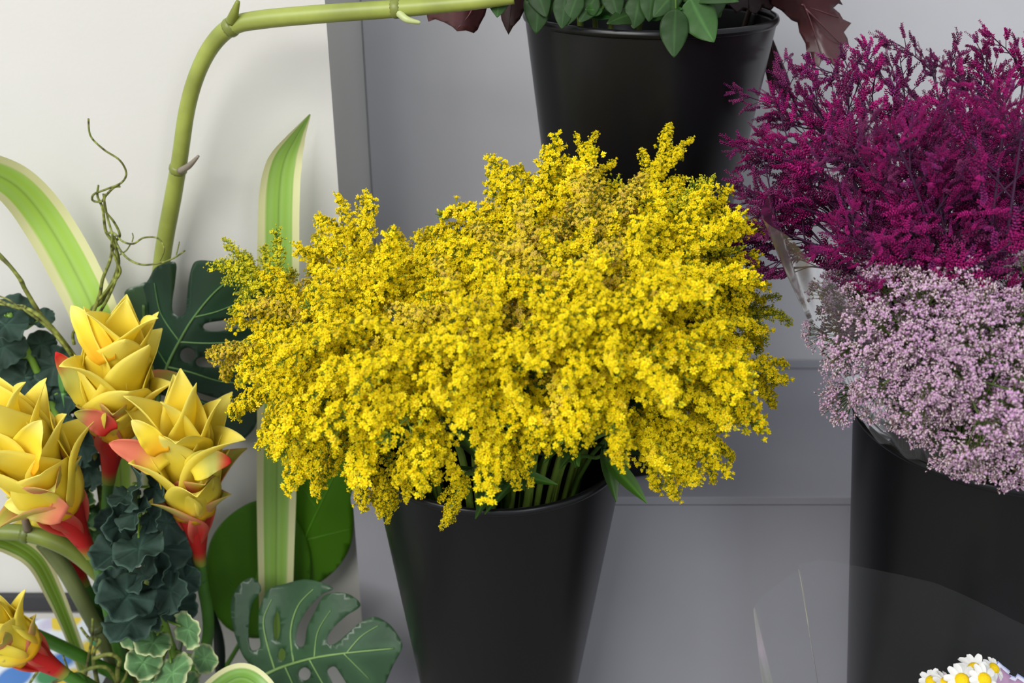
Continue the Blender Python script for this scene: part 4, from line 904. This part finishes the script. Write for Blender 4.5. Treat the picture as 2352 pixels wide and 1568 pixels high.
def make_cluster(seed, tone):
    """lilac cluster: fine green twigs carrying tiny flowers and pale cups; unit radius"""
    rr = random.Random(seed); m = MB(); G = srgb(84, 98, 50)
    fl = floret_tpl(5, 1.0, seed)
    for j in range(26):
        u1 = rr.random() * 6.283; rad = math.sqrt(rr.random()) * .95; e = Vector((math.cos(u1) * rad, math.sin(u1) * rad, .95 + .35 * (1 - rad * rad) + rr.uniform(-.28, .12)))
        b = Vector((e.x * .25, e.y * .25, .25)); tube(m, [Vector((0, 0, 0)), b, e], [.02, .012], 3, G, cap=False)
        for k in range(7):
            q = e + Vector((rr.gauss(0, 1), rr.gauss(0, 1), rr.gauss(0, .8))) * .085
            d = (Vector((q.x, q.y, .8)).normalized() + Vector((rr.gauss(0, .5), rr.gauss(0, .5), rr.gauss(0, .5)))).normalized(); R = np.array(rot_to(d, (rr.gauss(0, 1), rr.gauss(0, 1), 0.1)))
            if rr.random() < .68:
                c = mixc(srgb(206, 150, 200), srgb(236, 196, 226), rr.random()); c = mixc(c, srgb(196, 130, 196), tone * rr.random())
                pl = np.array([c, mixc(c, (1, .9, .95), .4), srgb(150, 120, 120), srgb(210, 190, 196)]); r = .072 * rr.uniform(.8, 1.2)
                m.add((fl[0] * r) @ R.T + np.array(q), fl[1], pl[fl[2]])
            else:
                bt = BT[0]; pl = np.array([srgb(232, 214, 220), (1, 1, 1), srgb(120, 92, 86), (1, 1, 1)]); m.add((bt[0] * np.array([.085, .085, .11])) @ R.T + np.array(q), bt[1], pl[bt[2]])
    return m
CLU = []
for i in range(6):
    o = make_cluster(500 + i, i / 5).build('flower_cluster', M_stat); CLU.append(o.data); bpy.data.objects.remove(o)
def lilac(tip, label, group, n=7, R=.016, spread=.026):
    rr = random.Random(int(tip[0] * 5 + tip[1])); T = P(*tip); bx, by = B3
    a = rr.uniform(0, 6.28); r = rr.uniform(.004, .034); b0 = Vector((bx + r * math.cos(a), by + r * math.sin(a), -.012))
    q = T - Vector((bx, by, 0)); rad = math.hypot(q.x, q.y); k = min(1, .09 / max(rad, .01))
    ex = Vector((bx + q.x * k * .85, by + q.y * k * .85, .515)); C0 = Vector((bx, by + .03, .50)); od = (T - C0).normalized()
    mid = ex.lerp(T - od * .03, .6) + Vector((0, 0, .012)); fork = T - od * .035
    pts = catmull([b0, b0.lerp(ex, .6), ex, mid, fork], 6)
    t = thing('lilac_stem', b0, label, 'flower', group); pinv = world_of(t).inverted(); G = srgb(84, 104, 48)
    m = MB(); tube(m, pts, [.0018, .0012], 6, G); u = od.orthogonal().normalized(); w = od.cross(u)
    spots = []
    for i in range(n):
        a = 6.283 * i / (n - 1) + rr.uniform(-.3, .3); rr_ = spread * rr.uniform(.75, 1.1) if i < n - 1 else 0
        c = T + (u * math.cos(a) + w * math.sin(a)) * rr_ - od * (.018 + .25 * rr_) + Vector((rr.gauss(0, 1), rr.gauss(0, 1), rr.gauss(0, 1))) * .003; d = (c - (fork - od * .01)).normalized()
        tube(m, [Vector(fork), fork.lerp(c, .5) + od * .004, c + d * R * .2], [.0009, .0006], 5, G); spots.append((c, d))
    m.build('stem', M_gstem, t)
    for c, d in spots: put(CLU[rr.randrange(6)], 'flower_cluster', t, c, d, (rr.gauss(0, 1), rr.gauss(0, 1), rr.gauss(0, 1)), R * rr.uniform(.85, 1.15), pinv)
LS = [((1905, 790, .66), 'small lilac sprig sticking out farthest left in front of the clear sleeve', 2, .010), ((1925, 705, .68), 'lilac statice stem at the left, just above the small outlying sprig', 7, .014),
      ((2040, 590, .70), 'tallest lilac statice stem rising into the magenta', 7, .015), ((2020, 660, .68), 'lilac statice stem left of the tallest one', 7, .015), ((2095, 610, .70), 'lilac statice stem right of the tallest one', 7, .015),
      ((2035, 905, .61), 'low lilac tuft over the left rim of the right bucket', 4, .013), ((2290, 1010, .585), 'lilac statice hanging lowest over the front rim of the right bucket', 6, .014)]
for (x, y, Y), lab, n, R in LS: lilac((x, y, Y), lab, 'lilac statice in the right bucket', n, R, .024 if n > 5 else .012)
for (x, y, Y) in [(1975, 750, .65), (2060, 730, .64), (2140, 690, .66), (2220, 670, .67), (2300, 660, .67), (2130, 770, .62), (2210, 750, .62), (2300, 740, .62), (2000, 830, .63), (2080, 810, .61), (2160, 850, .59), (2250, 830, .59), (2330, 820, .59), (2040, 890, .61), (2110, 920, .585), (2200, 920, .575), (2290, 920, .57), (2160, 980, .58), (2250, 1000, .565), (2340, 1000, .56), (2380, 700, .66), (2400, 900, .58), (2380, 1060, .565), (2340, 1060, .57), (2230, 640, .70), (2330, 640, .71), (1990, 900, .625), (1960, 690, .69), (2270, 1030, .57)]:
    y -= 70 if y > 870 else 25; lilac((x, y, Y + rs.uniform(-.012, .02) + (.012 if y > 800 else 0)), 'lilac statice stem massed at the front of the right bucket', 'massed lilac statice')
# ------------------------------------------------------------------ clear sleeves, chamomile, printed tag
def clear(name, haze, ior=1.22, tint=(.985, .99, 1)):
    m = bpy.data.materials.new(name); m.use_nodes = True; N = m.node_tree.nodes; L = m.node_tree.links; N.remove(N['Principled BSDF'])
    tr = N.new('ShaderNodeBsdfTransparent'); tr.inputs[0].default_value = (*tint, 1)
    gl = N.new('ShaderNodeBsdfGlossy'); gl.inputs['Roughness'].default_value = .2; gl.inputs[0].default_value = (1, 1, 1, 1)
    d1 = N.new('ShaderNodeBsdfDiffuse'); d1.inputs[0].default_value = (.85, .86, .88, 1); d2 = N.new('ShaderNodeBsdfTranslucent'); d2.inputs[0].default_value = (.85, .86, .88, 1)
    df = N.new('ShaderNodeAddShader'); L.new(d1.outputs[0], df.inputs[0]); L.new(d2.outputs[0], df.inputs[1])
    fr = N.new('ShaderNodeFresnel'); fr.inputs[0].default_value = ior
    a = N.new('ShaderNodeMixShader'); a.inputs[0].default_value = haze; L.new(tr.outputs[0], a.inputs[1]); L.new(df.outputs[0], a.inputs[2])
    b = N.new('ShaderNodeMixShader'); L.new(fr.outputs[0], b.inputs[0]); L.new(a.outputs[0], b.inputs[1]); L.new(gl.outputs[0], b.inputs[2])
    L.new(b.outputs[0], N['Material Output'].inputs[0]); return m
M_clear = clear('clear_film', .010, 1.12); M_film = clear('crinkled_film', .05, 1.38, (.94, .95, .96))
def sleeve(label, center, z0, z1, r0, r1, a0, a1, edge, seed, fold=1.0, fm=None, pw=1.0, ys=1.0, crease=None):
    """open cone of thin film: angle range a0..a1 about the axis, height of the torn edge from edge(a)"""
    cx, cy = center; m = MB(); nu, nv = 120, 40; vs = []
    rr = random.Random(seed); ph = [rr.uniform(0, 6.28) for _ in range(5)]
    for i in range(nu + 1):
        a = a0 + (a1 - a0) * i / nu; top = z1 + edge(a)
        for k in range(nv + 1):
            s = k / nv; z = z0 + (top - z0) * s; f = (z - z0) / (z1 - z0); r = r0 + (r1 - r0) * max(0, f) ** pw
            r += fold * (.010 * f * abs(math.sin(a * 3.5 + ph[0] + .8 * s)) + .004 * f * math.sin(a * 11 + ph[1] + 3 * s) + .002 * math.sin(a * 23 + ph[2] + 7 * s))
            if crease: r += .007 * math.exp(-((a - crease) / .03) ** 2) * min(1, f * 2)
            vs.append((cx + r * math.cos(a), cy + ys * r * math.sin(a), z))
    m.add(vs, [(i * (nv + 1) + k, (i + 1) * (nv + 1) + k, (i + 1) * (nv + 1) + k + 1, i * (nv + 1) + k + 1) for i in range(nu) for k in range(nv)])
    t = thing('clear_sleeve', (cx, cy, z0), label, 'sleeve', 'clear plastic sleeves')
    m.build('film', fm or M_clear, t)
    return t
sleeve('clear plastic sleeve round the statice, flaring out of the right bucket', (B3[0], B3[1]), .47, .675, .078, .196, math.radians(105), math.radians(238), lambda a: .006 * math.sin(a * 7) - .08 * (1 - sst(math.radians(135), math.radians(176), a)) - .13 * sst(math.radians(192), math.radians(234), a), 4, fm=M_film, pw=.7)
CC = (.345, .550)
def edge2(a):
    d = math.degrees(a); return float(np.interp(d, [60, 80, 100, 130, 160, 178, 200], [-.06, -.035, -.005, .024, .004, -.05, -.12]))
sleeve('clear plastic sleeve round the chamomile in the bottom right corner', (.335, .545), -.02, .435, .03, .178, math.radians(60), math.radians(196), edge2, 8, .25, ys=.36, crease=math.radians(134))
M_white = mat('chamomile_petal', attr=True, rough=.6, spec=.2, trans=.25); M_disc = mat('chamomile_disc', attr=True, rough=.7, spec=.2, bump=.5, bscale=900)
def chamo(x, y, Y, tilt, lab, sc=1.0, seed=0):
    rr = random.Random(seed); c = P(x, y, Y); b0 = Vector((CC[0] + rr.uniform(-.012, .012), CC[1] + rr.uniform(-.012, .012), -.012))
    n = Vector(tilt).normalized(); t = thing('chamomile', b0, lab, 'flower', 'chamomile flowers in the bottom right corner')
    m = MB(); tube(m, catmull([b0, b0.lerp(c, .55) + Vector((0, .01, 0)), c - n * .03 - Vector((0, 0, .012)), c - n * .002], 8), [.0012, .0009], 6, srgb(96, 130, 58)); m.build('stem', M_gstem, t)
    R = rot_to(n, (0, .3, 1)); r = .0050 * sc; m = MB(); vs = []; ns = 24
    for i in range(8):
        s = i / 8; rad = r * math.cos(s * 1.5707); z = r * .72 * math.sin(s * 1.5707)
        for k in range(ns): a = 6.283 * k / ns; vs.append(tuple(c + R @ Vector((rad * math.cos(a), rad * math.sin(a), z))))
    vs.append(tuple(c + R @ Vector((0, 0, r * .74))))
    m.add(vs, [(i * ns + k, i * ns + (k + 1) % ns, (i + 1) * ns + (k + 1) % ns, (i + 1) * ns + k) for i in range(7) for k in range(ns)] + [(7 * ns + k, 7 * ns + (k + 1) % ns, 8 * ns) for k in range(ns)], srgb(236, 200, 24)); m.build('flower_disc', M_disc, t)
    npet = rr.randint(10, 13)
    for k in range(npet):
        a = 6.283 * k / npet + rr.uniform(-.12, .12); o = R @ Vector((math.cos(a), math.sin(a), 0)); L = .0074 * sc * rr.uniform(.85, 1.1); dr = rr.uniform(-.25, .9)
        pts = [c + o * (r * .85 + L * q / 7) - n * (dr * L * (q / 7) ** 1.6) for q in range(8)]; ws = [.0026 * sc * (.45 + .55 * math.sin(math.pi * (.15 + .80 * q / 7) ** 1.1)) for q in range(8)]; ws[-1] = .0012 * sc
        m = MB(); blade(m, pts, ws, o.cross(n), srgb(240, 240, 238), 6, .25); m.build('petal', M_white, t)
for i, (x, y, Y, tl, lab, sc) in enumerate([
    (2239, 1537, .560, (.05, -.45, 1), 'chamomile at the top with its white petals spread flat below a large disc', 1.0), (2210, 1562, .548, (-.05, -.75, 1), 'chamomile facing front, left of the pair beside the tag', 1.0), (2261, 1560, .545, (.2, -.85, 1), 'chamomile facing front, right of the pair beside the tag', .95),
    (2283, 1534, .575, (.45, -.3, 1), 'chamomile tipped to the right before the mauve tag', .8), (2240, 1526, .585, (0, .1, 1), 'small chamomile just behind the topmost one', .7), (2140, 1564, .565, (-.6, -.3, 1), 'chamomile at the left end with swept-up petals', .85), (2172, 1570, .555, (.5, -.4, 1), 'chamomile second from the left, tilted right', .9)]):
    chamo(x, y, Y, tl, lab, sc, i + 40)
# printed tag with a star-cut edge
t = thing('printed_tag', P(2340, 1700, .600), 'mauve printed tag with a zigzag white and blue edge behind the chamomile', 'tag')
def zig(s):
    base = [(2270, 1548), (2282, 1530), (2292, 1517), (2304, 1528), (2320, 1540), (2314, 1546), (2318, 1548), (2332, 1554), (2337, 1546), (2352, 1556), (2380, 1575), (2400, 1560), (2420, 1600), (2420, 1720), (2262, 1720), (2262, 1600), (2280, 1575)]
    cx_, cy_ = 2340, 1630; return [((x - cx_) * s + cx_, (y - cy_) * s + cy_) for x, y in base]
M_tag = mat('tag_card', attr=True, rough=.5)
for s, dY, c, nm in ((1.0, 0, srgb(150, 168, 220), 'card'), (.965, -.0006, srgb(214, 214, 232), 'white_border'), (.86, -.0012, srgb(176, 136, 170), 'mauve_print')):
    m = MB(); sheet(m, zig(s), [], lambda x, y: P(x, y, .612 + dY - .0002 * (y - 1550)), lambda x, y: c, 14, 1); m.build(nm, M_tag, t, thick=.0003)
